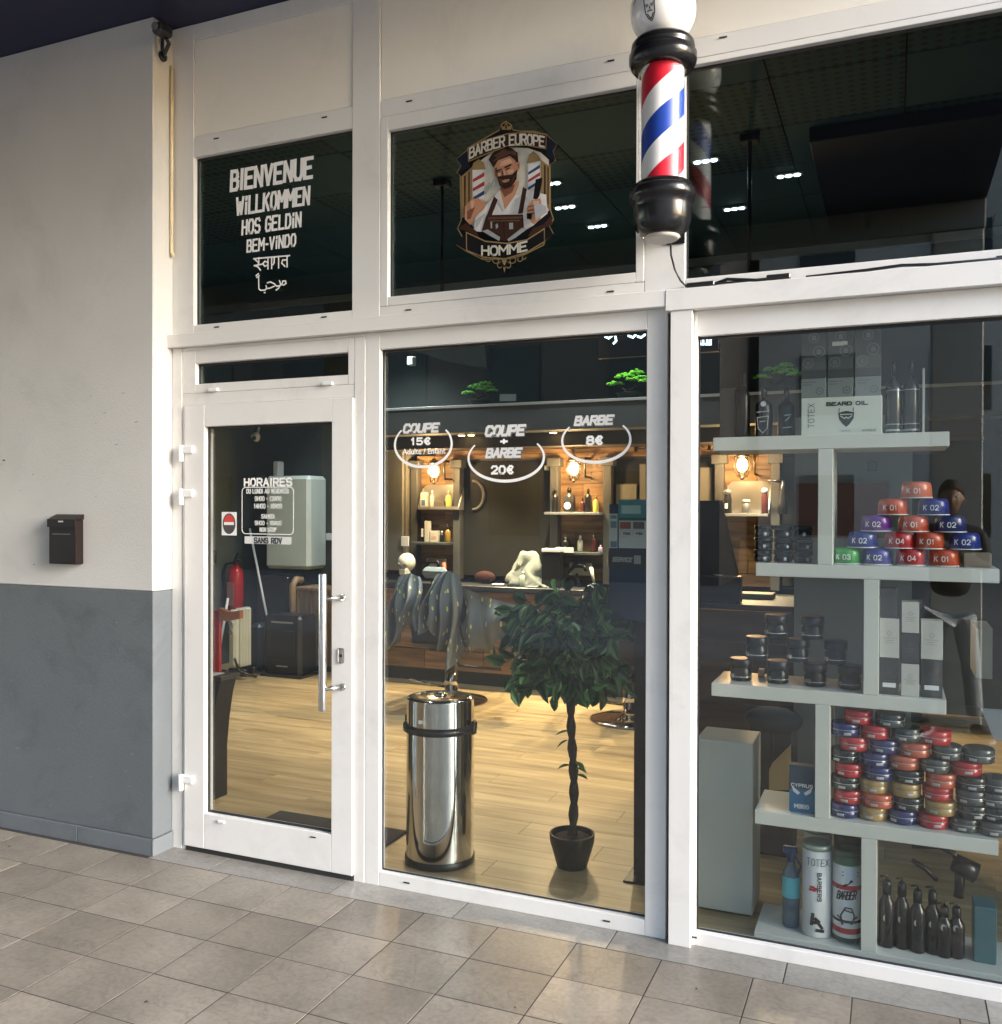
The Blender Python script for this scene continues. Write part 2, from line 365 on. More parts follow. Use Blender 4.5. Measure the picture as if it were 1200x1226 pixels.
bj = [-3.09, -2.745, -2.125, -1.562, -.945, -.333, .28, .89, 1.5]
for a, b in zip(bj, bj[1:]):
    B('border_tile', border_m, pav, a + g, b - g, -.152 + g, .021, -.0125, .0006, .0005)
far_tiles = mat('far_tiles', (.25, .225, .19), .3, var=.15, scale=3)
N, L, p = nodes(far_tiles); bt = N.new('ShaderNodeTexBrick'); bt.inputs['Scale'].default_value = 1; bt.inputs['Brick Width'].default_value = TP; bt.inputs['Row Height'].default_value = RP; bt.offset = 0
bt.inputs['Mortar Size'].default_value = .003; bt.inputs['Color1'].default_value = (.26, .235, .2, 1); bt.inputs['Color2'].default_value = (.23, .205, .175, 1); bt.inputs['Mortar'].default_value = (.07, .065, .06, 1)
tc = N.new('ShaderNodeTexCoord'); L.new(tc.outputs['Object'], bt.inputs['Vector']); L.new(bt.outputs[0], p.inputs['Base Color'])
struct(MB().box(-16, 14, -6.2, -.152 - 11 * RP - g, -.011, -.0002).build('pavement_far', far_tiles))

# soffit over the passage and a beam and columns at its street edge
struct(MB().box(-14, .6, -4.0, .05, 3.8, 3.95).build('ceiling_soffit', soffit_m))  # shortened at right end and street side, shaped to brighten the wall
beam_m = mat('grey_beam', (.40, .39, .37), .7, var=.05)
struct(MB().box(-14, .6, -4.3, -4.0005, 3.6, 3.95, .01).build('beam', beam_m))
col_m = mat('pale_column', (.62, .62, .59), .7, var=.05, bump=.1)
for k, x in enumerate((-8.6, -4.85, .42)):
    c = MB().box(x - .17, x + .17, -4.32, -4.02, 0, 3.599, .01).build('column', col_m)
    tag(c, ['pale square column at the far street side of the passage', 'pale square column at the street side opposite the door', 'pale square column at the street side behind the photographer'][k], 'column', 'columns along the street side')

# building across the street and a lighter one beyond
def block(x0, x1, y, h, m, wm, label):
    t = thing('building', label, 'building', ((x0 + x1) / 2, y, -.1))
    MB().box(x0, x1, y - 8, y, -.13, h).build('wall', m, t)
    MB().box(x0 - .2, x1 + .2, y - 8.2, y + .25, h, h + .3).build('roof', mat('roof_grey', (.12, .12, .12), .8), t)
    proto = None; n = int((x1 - x0) / 3)
    for i in range(n):
        for fl in range(int(h / 3)):
            xx = x0 + 1 + i * 3; z = .9 + fl * 3
            if proto is None: proto = MB().box(xx, xx + 1.3, y + .002, y + .05, z, z + 1.5).build('window', wm, t)
            else:
                o = proto.copy(); COL.objects.link(o); place(o, (xx + .65, y + .026, z), t)
block(-34, -3.5, -17, 9.5, mat('brown_brick_wall', (.14, .125, .115), .8, var=.2), mat('dark_pane', (.02, .025, .03), .1), 'dark brick building across the street')
block(-3.2, 30, -21, 12, mat('pale_render_wall', (.58, .57, .55), .8, var=.1), mat('dark_pane', (.02, .025, .03), .1), 'pale rendered building across the street to the right')

# ================================================================== FACADE
# left wall pier: plaster body with painted lower band and tiled skirting
WY, WX = -.1216, -3.087
wall = struct(MB().box(-9, WX, WY, .10, 1.2012, 3.80, .004).build('wall', wall_up))
MB().box(-9.001, WX + .0006, WY - .0006, .10, .078, 1.2, .002).build('lower_wall_paint', wall_lo, wall)
MB().box(-9, WX, WY, .1, -.01, .0775).build('wall_foot', wall_lo, wall)
xs = [-7.3, -6.5, -5.7, -4.9, -4.16, -3.538, WX + .006]
for a, b in zip(xs, xs[1:]):
    B('skirting_tile', skirt_m, wall, a + .0015, b - .0015 if b < -3.2 else b, WY - .011, WY - .0012, 0, .0765, .0015)
B('skirting_tile', skirt_m, wall, WX + .0012, WX + .012, WY - .011, -.002, 0, .0765, .0015)
# fine scuffs: two rusty fixing stubs and small holes in the plaster
for (x, y, s) in ((5, 551, .006), (40, 568, .003), (41, 676, .003)):
    p_ = at(x, y, WY); B('fixing_stub', mat('rust', (.10, .04, .03), .8), wall, p_.x - s, p_.x + s, WY - .003, WY + .001, p_.z - s * .5, p_.z + s * .5, 0)

rr0 = random.Random(11)
stain = mat('old_gum', (.045, .042, .04), .8)
mb = MB()
for k in range(14):
    x = rr0.uniform(-5, 1.2); y = rr0.uniform(-2.2, -.2); r0 = rr0.uniform(.003, .007)
    mb.prism([Vector((x + r0 * rr0.uniform(.7, 1.2) * math.cos(a * .785), y + r0 * rr0.uniform(.7, 1.2) * math.sin(a * .785), .0012)) for a in range(8)], (0, 0, .0006))
o = mb.build('gum_spots', stain, pav); o['kind'] = 'stuff'
mb = MB()
for k in range(70):
    x = rr0.uniform(-4.6, -3.15); z = rr0.choice((rr0.uniform(.1, .5), rr0.uniform(.1, 1.15), rr0.uniform(1.25, 2.2))); r0 = rr0.uniform(.0015, .005) ; l = rr0.uniform(1, 5)
    mb.prism([Vector((x, WY - .0012, z)), Vector((x + r0 * l, WY - .0012, z + r0 * .4)), Vector((x + r0 * l, WY - .0012, z + r0)), Vector((x, WY - .0012, z + r0 * .6))], (0, -.0003, 0))
mb.build('scuffs', mat('scuff_grey', (.20, .20, .195), .8), wall)['kind'] = 'stuff'

sf = thing('shopfront_frame', 'white aluminium shopfront frame with beige panels and long ledge', 'shopfront', (-1, 0, 0))
XR = 1.62
FB = .05     # depth of profiles
def fr(x0, x1, z0, z1, y0=0., y1=FB, name='frame_profile', m=frame_m, ch=.0018): return B(name, m, sf, x0, x1, y0, y1, z0, z1, ch)
fr(WX, -2.9625, 2.379, 3.798, .001)                       # left upright, upper half
fr(-2.9615, -2.113, 3.7225, 3.798, .002)                  # top rail
fr(-2.1125, -1.978, 2.379, 3.798)                         # mullion between upper lights
fr(-2.9615, -2.1135, 3.189, 3.2815, .001)
fr(-1.977, XR, 3.2115, 3.2815, .001)
B('fascia_panel', panel_m, sf, -2.9605, -2.1145, .005, FB, 3.2835, 3.7215, .002)
B('fascia_panel', panel_m, sf, -1.9755, XR, .005, FB, 3.2835, 3.798, .002)
fr(-2.9615, -2.1135, 2.3795, 2.4195, .001)
fr(-1.977, -.8515, 2.3795, 2.4225, .001)
fr(-.8505, -.7015, 2.3795, 3.2105, .0005)
fr(-.7005, XR, 3.1885, 3.2105, .0012)
fr(-.7005, XR, 2.3795, 2.4195, .001)
# ledge
fr(-3.10, -.765, 2.318, 2.378, -.034, FB, 'ledge'); fr(-.764, XR, 2.300, 2.377, -.036, FB, 'ledge')
fr(-3.086, -3.028, .0, 2.317, -.002)                      # lower left jamb
fr(-3.0265, -2.0462, 2.305, 2.317, .002)
fr(-2.0985, -2.0462, 0, 2.3045, -.001)                    # jamb between door and window
fr(-.7625, -.7475, 0, 2.317, .03, FB, 'frame_gap', seam_m)
fr(-.7465, -.6665, 0, 2.2995, -.03)                       # post
fr(1.62, 2.4, 0, 3.798, -.12, .3, 'end_wall', wall_up)
# left side thin beige conduit in the corner
p1, p2 = at(211, 100, -.02), at(211, 306, -.02)
tag(MB().tube([(-3.078, -.016, 3.62), (-3.077, -.016, 3.2), (-3.078, -.016, p2.z + .02), (-3.062, -.018, p2.z)], .008, 8).build('conduit', mat('yellowed_sealant', (.66, .55, .36), .5, var=.12, scale=20)), 'thin yellowed conduit running down the corner beside the camera', 'conduit')

slot_n = 0
def slot(x, y, parent, Y=0.):
    p_ = at(x, y, Y)
    B('drain_slot', seam_m, parent, p_.x - .014, p_.x + .014, Y - .0025, Y + .001, p_.z - .003, p_.z + .003, .001)

def window(name, label, x0, x1, z0, z1, gx0, gx1, gz0, gz1, gm, slots=(), yf=0., gy=.03, m=frame_m, framed=True):
    """a framed fixed light: sash of four profiles round a recessed pane"""
    t = thing(name, label, 'window', ((gx0 + gx1) / 2, yf, z0))
    if framed:
        f = MB()
        f.box(x0, gx0, yf, FB, z0, z1, .0018); f.box(gx1, x1, yf, FB, z0, z1, .0018)
        f.box(gx0 + .0004, gx1 - .0004, yf + .0004, FB, z0, gz0, .0018); f.box(gx0 + .0004, gx1 - .0004, yf + .0004, FB, gz1, z1, .0018)
        f.build('frame', m, t)
    s = MB(); q = .006
    s.box(gx0 - .001, gx0 + q, gy - .006, gy - .0005, gz0, gz1); s.box(gx1 - q, gx1 + .001, gy - .006, gy - .0005, gz0, gz1)
    s.box(gx0 + q, gx1 - q, gy - .0055, gy - .0005, gz0 - .001, gz0 + q); s.box(gx0 + q, gx1 - q, gy - .0055, gy - .0005, gz1 - q * 1.6, gz1 + .001)
    s.build('gasket', seam_m, t)
    MB().box(gx0 - .01, gx1 + .01, gy, gy + .006, gz0 - .01, gz1 + .01).build('glass', gm, t)
    for (x, y) in slots: slot(x, y, t, yf)
    return t
WG = window('upper_window', 'dark upper window above the door with white welcome words in six languages', -2.9605, -2.1145, 2.4205, 3.1882, -2.9605, -2.1145, 2.4205, 3.1882, glass_up, framed=False)
E_ = window('upper_window', 'dark upper window carrying the round barber emblem sticker', -1.9765, -.8520, 2.4235, 3.2105, -1.9398, -.8837, 2.461, 3.152, glass_up)
W3 = window('upper_window', 'wide dark upper window to the right of the barber pole', -.7003, XR - .002, 2.4203, 3.1882, -.7003, XR - .002, 2.4203, 3.1882, glass_up, framed=False)
for q_ in ((259, 165.7), (388.5, 140.3), (259.5, 391.5), (388, 379.5), (490, 121), (731.5, 72.5), (489, 371), (731, 349), (866, 44.5), (866, 337), (1199, 307)): slot(*q_, sf)
LW2 = window('display_window', 'lower display window with painted prices between the door and the white post', -2.0452, -.7635, .0, 2.3172, -1.976, -.8407, .0597, 2.2452, glass_m, ((487, 1057), (726.5, 1103)))
LW3 = window('display_window', 'lower display window with white product shelves right of the white post', -.6655, XR - .002, .0, 2.2993, -.655, XR - .05, .0493, 2.2078, glass_m, ((830, 1122),))
TW = window('transom_window', 'narrow transom window directly above the door', -3.0268, -2.0995, 2.1065, 2.3042, -2.951, -2.1312, 2.1478, 2.2429, glass_up, yf=.0)
for x in (255, 392):
    p_ = at(x, 466.5 if x < 300 else 459, -.01); B('hinge', whitep, TW, p_.x - .026, p_.x + .026, -.014, -.0005, p_.z - .008, p_.z + .008, .003)
fr(-3.0265, -2.0995, 2.052, 2.1055, .0005)                # rail above the leaf
fr(-3.0265, -3.0052, 0, 2.0515, .0005)

# door leaf
D = thing('entrance_door', 'white glazed entrance door with long steel bar handle and opening hours', 'door', (-2.55, 0, 0))
dy = -.012
f = MB(); f.box(-3.0039, -2.8887, dy, .05, .0243, 2.05, .002); f.box(-2.2044, -2.1, dy, .05, .0243, 2.05, .002)
f.box(-2.8883, -2.2048, dy + .0004, .05, .0243, .1862, .002); f.box(-2.8883, -2.2048, dy + .0004, .05, 1.9512, 2.05, .002); f.build('leaf', door_m, D)
s = MB(); s.box(-2.8887, -2.8787, .012, .0195, .1862, 1.9512); s.box(-2.2104, -2.2044, .012, .0195, .1862, 1.9512); s.box(-2.8787, -2.2104, .0125, .0195, .1862, .196); s.box(-2.8787, -2.2104, .0125, .0195, 1.943, 1.9512); s.build('gasket', seam_m, D)
MB().box(-2.90, -2.195, .02, .026, .18, 1.96).build('glass', glass_m, D)
MB().box(-3.0, -2.103, -.004, .05, .0, .0205).build('threshold', mat('dark_rubber', (.02, .02, .02), .7), D)
hb = MB(); hx = -2.2; hb.lathe([(.0155, .731), (.0165, .733), (.0165, 1.304), (.0155, 1.306)], (hx, -.085, 0), 20)
h = hb.build('handle', steel_m, D)
for z in (1.203, .823):
    MB().tube([(hx + .012, -.085, z), (-2.147, dy - .006, z)], .0085, 12).build('standoff', steel_m, h)
    MB().lathe([(.014, dy - .006), (.015, dy - .001)], (-2.147, 0, z), 16, 'Y').build('rosette', steel_m, h)
p_ = at(409, 785, dy); lk = MB().box(p_.x - .014, p_.x + .014, dy - .005, dy - .0005, p_.z - .032, p_.z + .032, .006).build('lock', mat('satin_steel', (.35, .34, .33), .35, .9), D)
MB().lathe([(.007, dy - .007), (.007, dy - .005)], (p_.x, 0, p_.z), 12, 'Y').build('keyhole', seam_m, lk)
for z in (1.83, 1.63, .315):
    hg = MB().box(-3.0035, -2.945, dy - .016, dy - .0006, z, z + .036, .004).build('hinge', whitep, D)
    MB().lathe([(.011, z - .036), (.0125, z - .034), (.0125, z + .036), (.011, z + .038)], (-3.013, dy - .012, 0), 14).build('hinge_barrel', whitep, hg)
slot(375, 1002.5, D, dy)
p_ = at(265.5, 984, dy); B('glass_clip', whitep, D, p_.x - .02, p_.x + .02, dy - .008, dy - .0005, p_.z - .007, p_.z + .007, .003)
GD = .0196
dim_vinyl = mat('frosted_vinyl', (.62, .64, .63), .6, var=.04)
text_on(D, 'HORAIRES', 292, 350, 582.5, 572, GD, vinyl_m, .21)
for (s_, x0, x1, yb, yt) in (('DU LUNDI AU VENDREDI', 295, 346, 591, 585), ('9H00 - 12H00', 305, 337, 600, 594), ('14H00 - 19H00', 304, 338, 609, 603), ('SAMEDI', 313, 329, 621, 615.5), ('9H00 - 18H00', 305, 337, 629, 623.5), ('NON STOP', 311, 331, 637, 631.5)):
    text_on(D, s_, x0, x1, yb, yt, GD, dim_vinyl, .19)
A, Bq = at(290, 583.5, GD), at(351.5, 640, GD)
def rrect(x0, x1, z0, z1, r, n=5):
    P = []
    for cx, cz, a0 in ((x1 - r, z1 - r, 0), (x0 + r, z1 - r, 90), (x0 + r, z0 + r, 180), (x1 - r, z0 + r, 270)):
        for k in range(n + 1): a = R(a0 + 90 * k / n); P.append((cx + r * math.cos(a), cz + r * math.sin(a)))
    return P + [P[0]]
mb = MB(); strokes(mb, [rrect(A.x, Bq.x, Bq.z, A.z, .02)], lambda x, z: (x, GD, z), .0035); mb.build('hours_border', vinyl_m, D, recalc=False)
A, Bq = at(293, 642, GD), at(349, 652, GD)
MB().box(A.x, Bq.x, GD - .0006, GD - .0001, Bq.z, A.z).build('banner', dim_vinyl, D)
text_on(D, 'SANS RDV', 304, 338, 651, 643.5, GD - .0008, mat('dark_print', (.05, .055, .055), .6), .22)
# round warning sticker
c = at(274.5, 627, GD); MB().box(c.x - .042, c.x + .042, GD - .0006, GD - .0001, c.z - .053, c.z + .053).build('sticker', whitep, D)
def disc(c, rx, rz, n=28, Y=None): return [Vector((c.x + rx * math.cos(2 * math.pi * i / n), Y if Y is not None else c.y, c.z + rz * math.sin(2 * math.pi * i / n))) for i in range(n)]
MB().prism(disc(c, .036, .047, Y=GD - .0008), (0, -.0004, 0)).build('sticker_print', mat('sticker_black', (.06, .05, .05), .5), D)
MB().prism([q for q in disc(c, .030, .041, 40, GD - .0014) if q.z > c.z], (0, -.0003, 0)).build('sticker_print', mat('sticker_red', (.55, .05, .04), .5), D)
MB().box(c.x - .028, c.x + .028, GD - .0022, GD - .0018, c.z - .006, c.z + .007).build('sticker_print', whitep, D)

# welcome words (upper left window)
GY = .0292
text_on(WG, 'BIENVENUE', 275, 375, 222, 195, GY, vinyl_m, .165, .04, adv=.28, wob=.014)
text_on(WG, 'WiLLKOMMEN', 282, 371, 252, 229, GY, vinyl_m, .148, .04, adv=.30, wob=.012)
text_on(WG, 'HOS GELDiN', 289, 361, 277, 258, GY, vinyl_m, .148, .04, adv=.30, wob=.012)
text_on(WG, 'BEM-ViNDO', 295, 354.5, 299, 283, GY, vinyl_m, .148, .04, adv=.30, wob=.012)
# Devanagari and Arabic drawn as pen strokes (survey of the lettering, zoom pixels at 2.667)
def z1(x, y): return at(x / 2.667, y / 2.667, GY)
hin = [[(810, 826), (925, 816)], [(815, 829), (826, 838), (824, 846), (812, 848), (824, 852), (832, 862)], [(826, 846), (842, 842)], [(856, 822), (856, 858)], [(856, 838), (846, 834), (839, 842), (846, 850), (856, 846)],
       [(868, 821), (868, 857)], [(876, 820), (876, 838), (872, 845)], [(890, 820), (890, 855)], [(917, 817), (917, 852)], [(917, 830), (903, 830), (900, 840), (910, 850)], [(827, 823), (827, 840)]]
mb = MB(); strokes(mb, hin, z1, .0065); mb.build('lettering', vinyl_m, WG, recalc=False)
ar = [[(826, 884), (827, 922), (833, 927), (846, 926), (852, 921), (850, 912)], [(852, 921), (862, 920), (876, 914)], [(854, 903), (864, 900), (876, 906), (884, 914), (893, 912)], [(893, 896), (897, 908), (890, 920), (882, 926)],
      [(897, 908), (906, 910), (914, 905), (912, 897), (904, 897), (901, 905)], [(844, 934), (847, 934)], [(818, 880), (826, 874)], [(820, 886), (828, 880)]]
mb = MB(); strokes(mb, ar, z1, .006); mb.build('lettering', vinyl_m, WG, recalc=False)

# price lettering on the display window
PY = .0292
grey_v = mat('pale_grey_vinyl', (.66, .66, .66), .5)
def shadowed(t, x0, x1, yb, yt, sh=.18):
    text_on(LW2, t, x0 + 1, x1 + 1, yb + 1, yt + 1, PY, mat('vinyl_shade', (.12, .125, .125), .6), .34, sh, adv=.22)
    text_on(LW2, t, x0, x1, yb, yt, PY - .001, grey_v, .235, sh, adv=.22)
shadowed('COUPE', 482, 525, 518.5, 506.5); shadowed('COUPE', 580, 628, 522.5, 508.5); shadowed('BARBE', 581, 624, 548.5, 536); shadowed('BARBE', 687, 734, 509.5, 497)
text_on(LW2, '15€', 492, 515.5, 533, 523.5, PY, vinyl_m, .22)
text_on(LW2, '+', 598, 609, 533, 524, PY, vinyl_m, .28)
text_on(LW2, '20€', 588, 615, 568, 557, PY, vinyl_m, .22)
text_on(LW2, '8€', 702, 722, 533, 521.5, PY, vinyl_m, .24)
c = at(507.5, 543.5, PY); font_mesh('Adulte / Enfant', .033, vinyl_m, LW2, (c.x, PY - .0004, c.z), offset=.0004)
def arc(cx, cy, rx, ry, a0, a1, n=36):
    c = at(cx, cy, PY); e1 = at(cx + rx, cy, PY).x - c.x; e2 = at(cx, cy - ry, PY).z - c.z
    P = [(c.x + e1 * math.cos(R(a0 + (a1 - a0) * k / n)), c.z + e2 * math.sin(R(a0 + (a1 - a0) * k / n))) for k in range(n + 1)]
    # tapering brush arc
    mb = MB(); q = []
    for k in range(n):
        a, b = Vector((P[k][0], PY, P[k][1])), Vector((P[k + 1][0], PY, P[k + 1][1])); d = (b - a).normalized(); s_ = d.cross(Vector((0, -1, 0)))
        wa = .0032 + .0028 * math.sin(math.pi * k / n); o_ = Vector((0, -.00006 * (k % 3), 0))
        mb.prism([a + s_ * wa + o_ - d * .001, b + s_ * wa + o_ + d * .001, b - s_ * wa + o_ + d * .001, a - s_ * wa + o_ - d * .001], (0, -.0005, 0))
    mb.build('price_ring', vinyl_m, LW2, recalc=False)
arc(506.5, 532, 34.5, 27, 140, 397); arc(605.5, 548, 46, 28, 146, 394); arc(713.5, 527, 41.5, 26.5, 142, 398)

# ================================================================== barber emblem
def ez(x, y, Y=GY): return at(530 + x / 6.453, 140 + y / 6.453, Y)
lay = [0]
def poly(pts, m, t=E_, name='emblem_print'):
    lay[0] += 1; Y = GY - .00025 * lay[0]
    MB().prism([ez(x, y, Y) for x, y in pts], (0, -.0002, 0)).build(name, m, t)
ink = lambda n, c: mat('print_' + n, tuple(c), .6, var=.1, scale=40, spec=.15)
K_, GO, BR, CR, SK, SK2, WH, RD, BL, SV, HA, GD2 = ink('black', (.008, .008, .009)), ink('gold', (.30, .20, .09)), ink('brown', (.05, .022, .015)), ink('cream', (.62, .58, .48)), ink('skin', (.50, .25, .15)), ink('skin_dark', (.20, .08, .05)), ink('white', (.70, .68, .66)), ink('red', (.38, .05, .05)), ink('blue', (.04, .06, .16)), ink('silver', (.32, .33, .33)), ink('hair', (.035, .018, .014)), ink('dim_gold', (.16, .095, .045))
out = [(395, 120), (440, 95), (450, 55), (490, 28), (530, 55), (545, 95), (600, 105), (700, 105), (805, 130), (888, 208), (855, 265), (877, 335), (835, 365), (838, 720), (862, 790), (830, 845), (862, 905), (795, 955), (785, 992), (640, 1065), (560, 1092), (480, 1105), (400, 1103), (310, 1105), (190, 1045), (105, 990), (150, 930), (112, 862), (140, 800), (132, 450), (108, 430), (140, 375), (105, 325), (185, 255), (195, 235)]
poly(out, GO)
ctr = (485, 620)
poly([(ctr[0] + (x - ctr[0]) * .975, ctr[1] + (y - ctr[1]) * .982) for x, y in out], K_)
poly([(170, 440), (240, 375), (380, 275), (520, 235), (660, 240), (760, 275), (822, 330), (825, 720), (700, 840), (480, 960), (240, 850), (172, 770)], CR)
poly([(145, 460), (228, 385), (228, 640), (170, 775), (148, 780)], GO); poly([(165, 460), (180, 445), (178, 740), (168, 760)], BR); poly([(200, 430), (210, 420), (210, 640), (200, 680)], BR)
poly([(760, 330), (835, 385), (832, 720), (765, 660)], GO); poly([(785, 370), (797, 375), (797, 660), (785, 650)], BR); poly([(812, 385), (820, 390), (820, 680), (812, 670)], BR)
def little_pole(x0, y0, x1, y1, skew):
    poly([(x0, y0), (x1, y0 - skew), (x1 - 4, y1 - skew), (x0 + 4, y1)], WH); H = y1 - y0
    for f_, m_ in ((.12, BL if skew > 15 else RD), (.42, RD), (.72, BL)):
        poly([(x0 + 2, y0 + H * (f_ + .2)), (x1 - 2, y0 + H * f_ - skew), (x1 - 2, y0 + H * (f_ + .14) - skew), (x0 + 2, y0 + H * (f_ + .34) - 8)], m_)
little_pole(232, 405, 325, 640, 8); little_pole(660, 365, 755, 560, 22)
poly([(222, 408), (238, 355), (280, 325), (320, 352), (333, 405)], GO); poly([(650, 358), (668, 292), (702, 262), (742, 298), (765, 335)], GO)
poly([(240, 880), (250, 780), (330, 690), (430, 575), (460, 640), (480, 710), (590, 540), (650, 560), (800, 600), (812, 745), (700, 835), (620, 860), (480, 900), (320, 890)], WH)
poly([(445, 540), (590, 490), (590, 560), (530, 650), (482, 715), (440, 610)], SK); poly([(445, 545), (560, 520), (540, 580), (480, 620)], SK2)
poly([(418, 580), (445, 570), (482, 712), (455, 690)], CR); poly([(590, 520), (620, 560), (600, 620), (565, 590)], CR)
poly([(398, 612), (428, 640), (380, 760), (340, 765)], BR); poly([(622, 540), (652, 558), (620, 745), (582, 748)], BR)
poly([(340, 758), (622, 752), (630, 868), (560, 930), (480, 960), (380, 930), (300, 885)], BR); poly([(360, 800), (600, 795), (600, 803), (360, 808)], GD2)
poly([(370, 810), (382, 808), (384, 860), (372, 860)], SV); poly([(410, 830), (425, 822), (430, 850), (412, 866)], SV); poly([(515, 818), (545, 816), (545, 866), (515, 868)], SV)
poly([(355, 330), (385, 280), (440, 240), (530, 238), (580, 275), (586, 350), (570, 380), (540, 320), (440, 345), (400, 400), (375, 360)], HA)
poly([(396, 390), (430, 335), (520, 300), (562, 335), (575, 400), (565, 470), (520, 530), (480, 545), (438, 515), (402, 450)], SK)
poly([(568, 348), (600, 352), (598, 395), (578, 425), (568, 400)], SK); poly([(577, 365), (592, 365), (586, 400)], SK2)
poly([(402, 395), (420, 390), (425, 470), (410, 455)], SK2)
poly([(422, 462), (468, 452), (500, 448), (535, 446), (578, 405), (572, 480), (530, 540), (480, 555), (440, 530)], HA); poly([(458, 492), (478, 484), (520, 480), (512, 496), (480, 508), (466, 503)], SK); poly([(470, 493), (512, 488), (512, 491), (470, 496)], SK2)
poly([(412, 412), (456, 398), (458, 408), (414, 424)], HA); poly([(478, 386), (530, 362), (534, 374), (480, 398)], HA); poly([(422, 425), (446, 418), (446, 426), (424, 432)], K_); poly([(488, 402), (520, 388), (522, 396), (490, 410)], K_)
poly([(455, 415), (468, 412), (474, 455), (452, 458)], SK2); poly([(380, 350), (470, 262), (560, 262), (575, 300), (520, 285), (430, 330)], ink('hair_light', (.10, .05, .035)))
poly([(172, 690), (238, 622), (262, 640), (270, 620), (290, 640), (335, 655), (325, 705), (250, 770), (215, 835), (172, 790)], SK); poly([(190, 730), (240, 690), (250, 700), (215, 790), (190, 790)], SK2)
poly([(720, 482), (772, 468), (750, 605), (730, 640), (700, 630)], K_); poly([(650, 705), (690, 640), (755, 628), (770, 690), (755, 790), (705, 830), (655, 775)], SK)
for k in range(3): poly([(655, 690 + k * 30), (740, 672 + k * 30), (742, 680 + k * 30), (658, 700 + k * 30)], SK2)
poly([(650, 745), (692, 742), (688, 790), (652, 788)], K_)
for q in ([(330, 560), (360, 500), (368, 505), (345, 575)], [(320, 590), (400, 480), (405, 488), (335, 600)]): poly(q, SV)
poly([(305, 880), (350, 868), (445, 928), (438, 958), (380, 925)], SV); poly([(500, 945), (615, 855), (655, 865), (560, 935), (510, 962)], SV)
poly([(120, 860), (180, 820), (260, 880), (300, 960), (280, 970), (235, 900), (185, 880)], RD if 0 else BR); poly([(840, 760), (780, 830), (700, 860), (660, 920), (690, 930), (730, 885), (850, 830)], BR)
poly([(192, 245), (330, 175), (500, 125), (660, 112), (805, 130), (802, 250), (650, 222), (500, 228), (340, 290), (198, 348)], GO)
poly([(198, 253), (332, 183), (500, 134), (660, 121), (799, 139), (795, 241), (650, 214), (500, 219), (338, 281), (204, 338)], BR)
poly([(108, 325), (190, 262), (196, 345), (215, 385), (115, 430), (148, 375)], ink('navy', (.012, .015, .028))); poly([(805, 140), (885, 210), (852, 262), (874, 332), (802, 300)], ink('navy', (.012, .015, .028)))
poly([(180, 885), (330, 955), (500, 972), (650, 945), (790, 855), (792, 965), (645, 1055), (485, 1100), (320, 1090), (182, 1035)], GO)
poly([(188, 898), (332, 966), (500, 982), (652, 955), (783, 872), (784, 960), (642, 1045), (485, 1090), (322, 1080), (190, 1027)], K_)
poly([(105, 985), (150, 925), (180, 900), (182, 1030)], K_); poly([(862, 905), (792, 860), (792, 955)], K_)
poly([(460, 98), (450, 58), (475, 78), (490, 34), (508, 76), (538, 55), (530, 98)], GO); poly([(484, 60), (497, 60), (497, 90), (484, 90)], K_)
SL = ink('skin_light', (.66, .38, .25)); SG = ink('shirt_grey', (.42, .42, .43))
poly([(450, 345), (520, 318), (545, 350), (480, 372), (440, 385)], SL); poly([(500, 415), (548, 400), (552, 430), (510, 442)], SL); poly([(428, 432), (450, 428), (455, 450), (432, 455)], SL); poly([(468, 410), (478, 408), (486, 448), (474, 450)], SL)
poly([(430, 478), (452, 470), (470, 520), (455, 530)], ink('beard_light', (.07, .035, .025))); poly([(540, 470), (565, 440), (556, 480), (530, 520)], ink('beard_light', (.07, .035, .025)))
poly([(250, 800), (330, 740), (322, 760), (262, 860)], SG); poly([(700, 640), (800, 690), (806, 735), (720, 800)], SG); poly([(430, 640), (470, 720), (462, 735), (420, 670)], SG); poly([(560, 640), (610, 600), (585, 735), (540, 750)], SG); poly([(640, 620), (655, 610), (650, 690), (638, 690)], SG)
poly([(350, 775), (615, 768), (612, 785), (355, 792)], ink('apron_light', (.10, .05, .035))); poly([(470, 810), (476, 810), (480, 930), (474, 935)], K_); poly([(395, 300), (470, 250), (500, 250), (420, 310)], ink('hair_light', (.10, .05, .035)))
poly([(215, 650), (245, 640), (240, 700), (222, 710)], SL); poly([(700, 660), (745, 645), (748, 660), (705, 676)], SL)
lay[0] += 1; mb = MB(); Yo = GY - .00025 * lay[0]
for q in (-1, 1):
    for (cx, cy, r0, a0, a1) in ((60, 1108, 34, -60, 210), (118, 1098, 26, -40, 230), (28, 1150, 30, -90, 140), (150, 1085, 18, 0, 240)):
        strokes(mb, [[(476 + q * (cx + r0 * (1 - k / 16) * math.cos(R(a0 + (a1 - a0) * k / 10))), cy + r0 * (1 - k / 16) * math.sin(R(a0 + (a1 - a0) * k / 10))) for k in range(11)]], lambda a, b: ez(a, b, Yo), .0030, thick=.0002)
mb.build('emblem_scroll', GO, E_, recalc=False); poly([(455, 1105), (500, 1105), (478, 1150)], GO); poly([(468, 1160), (488, 1160), (478, 1205)], GO)
lay[0] += 2; Y_ = GY - .00025 * lay[0]
def banner(text, c0, c1, curve, h, th):
    pl, W = layout(text, .2); mb = MB()
    def fn(x, y):
        u = x / W; bx = c0[0] + (c1[0] - c0[0]) * u; by = c0[1] + (c1[1] - c0[1]) * u + curve * 4 * u * (1 - u)
        return ez(bx, by - y * h, Y_)
    strokes(mb, pl, fn, th, thick=.0002); mb.build('emblem_lettering', CR, E_, recalc=False)
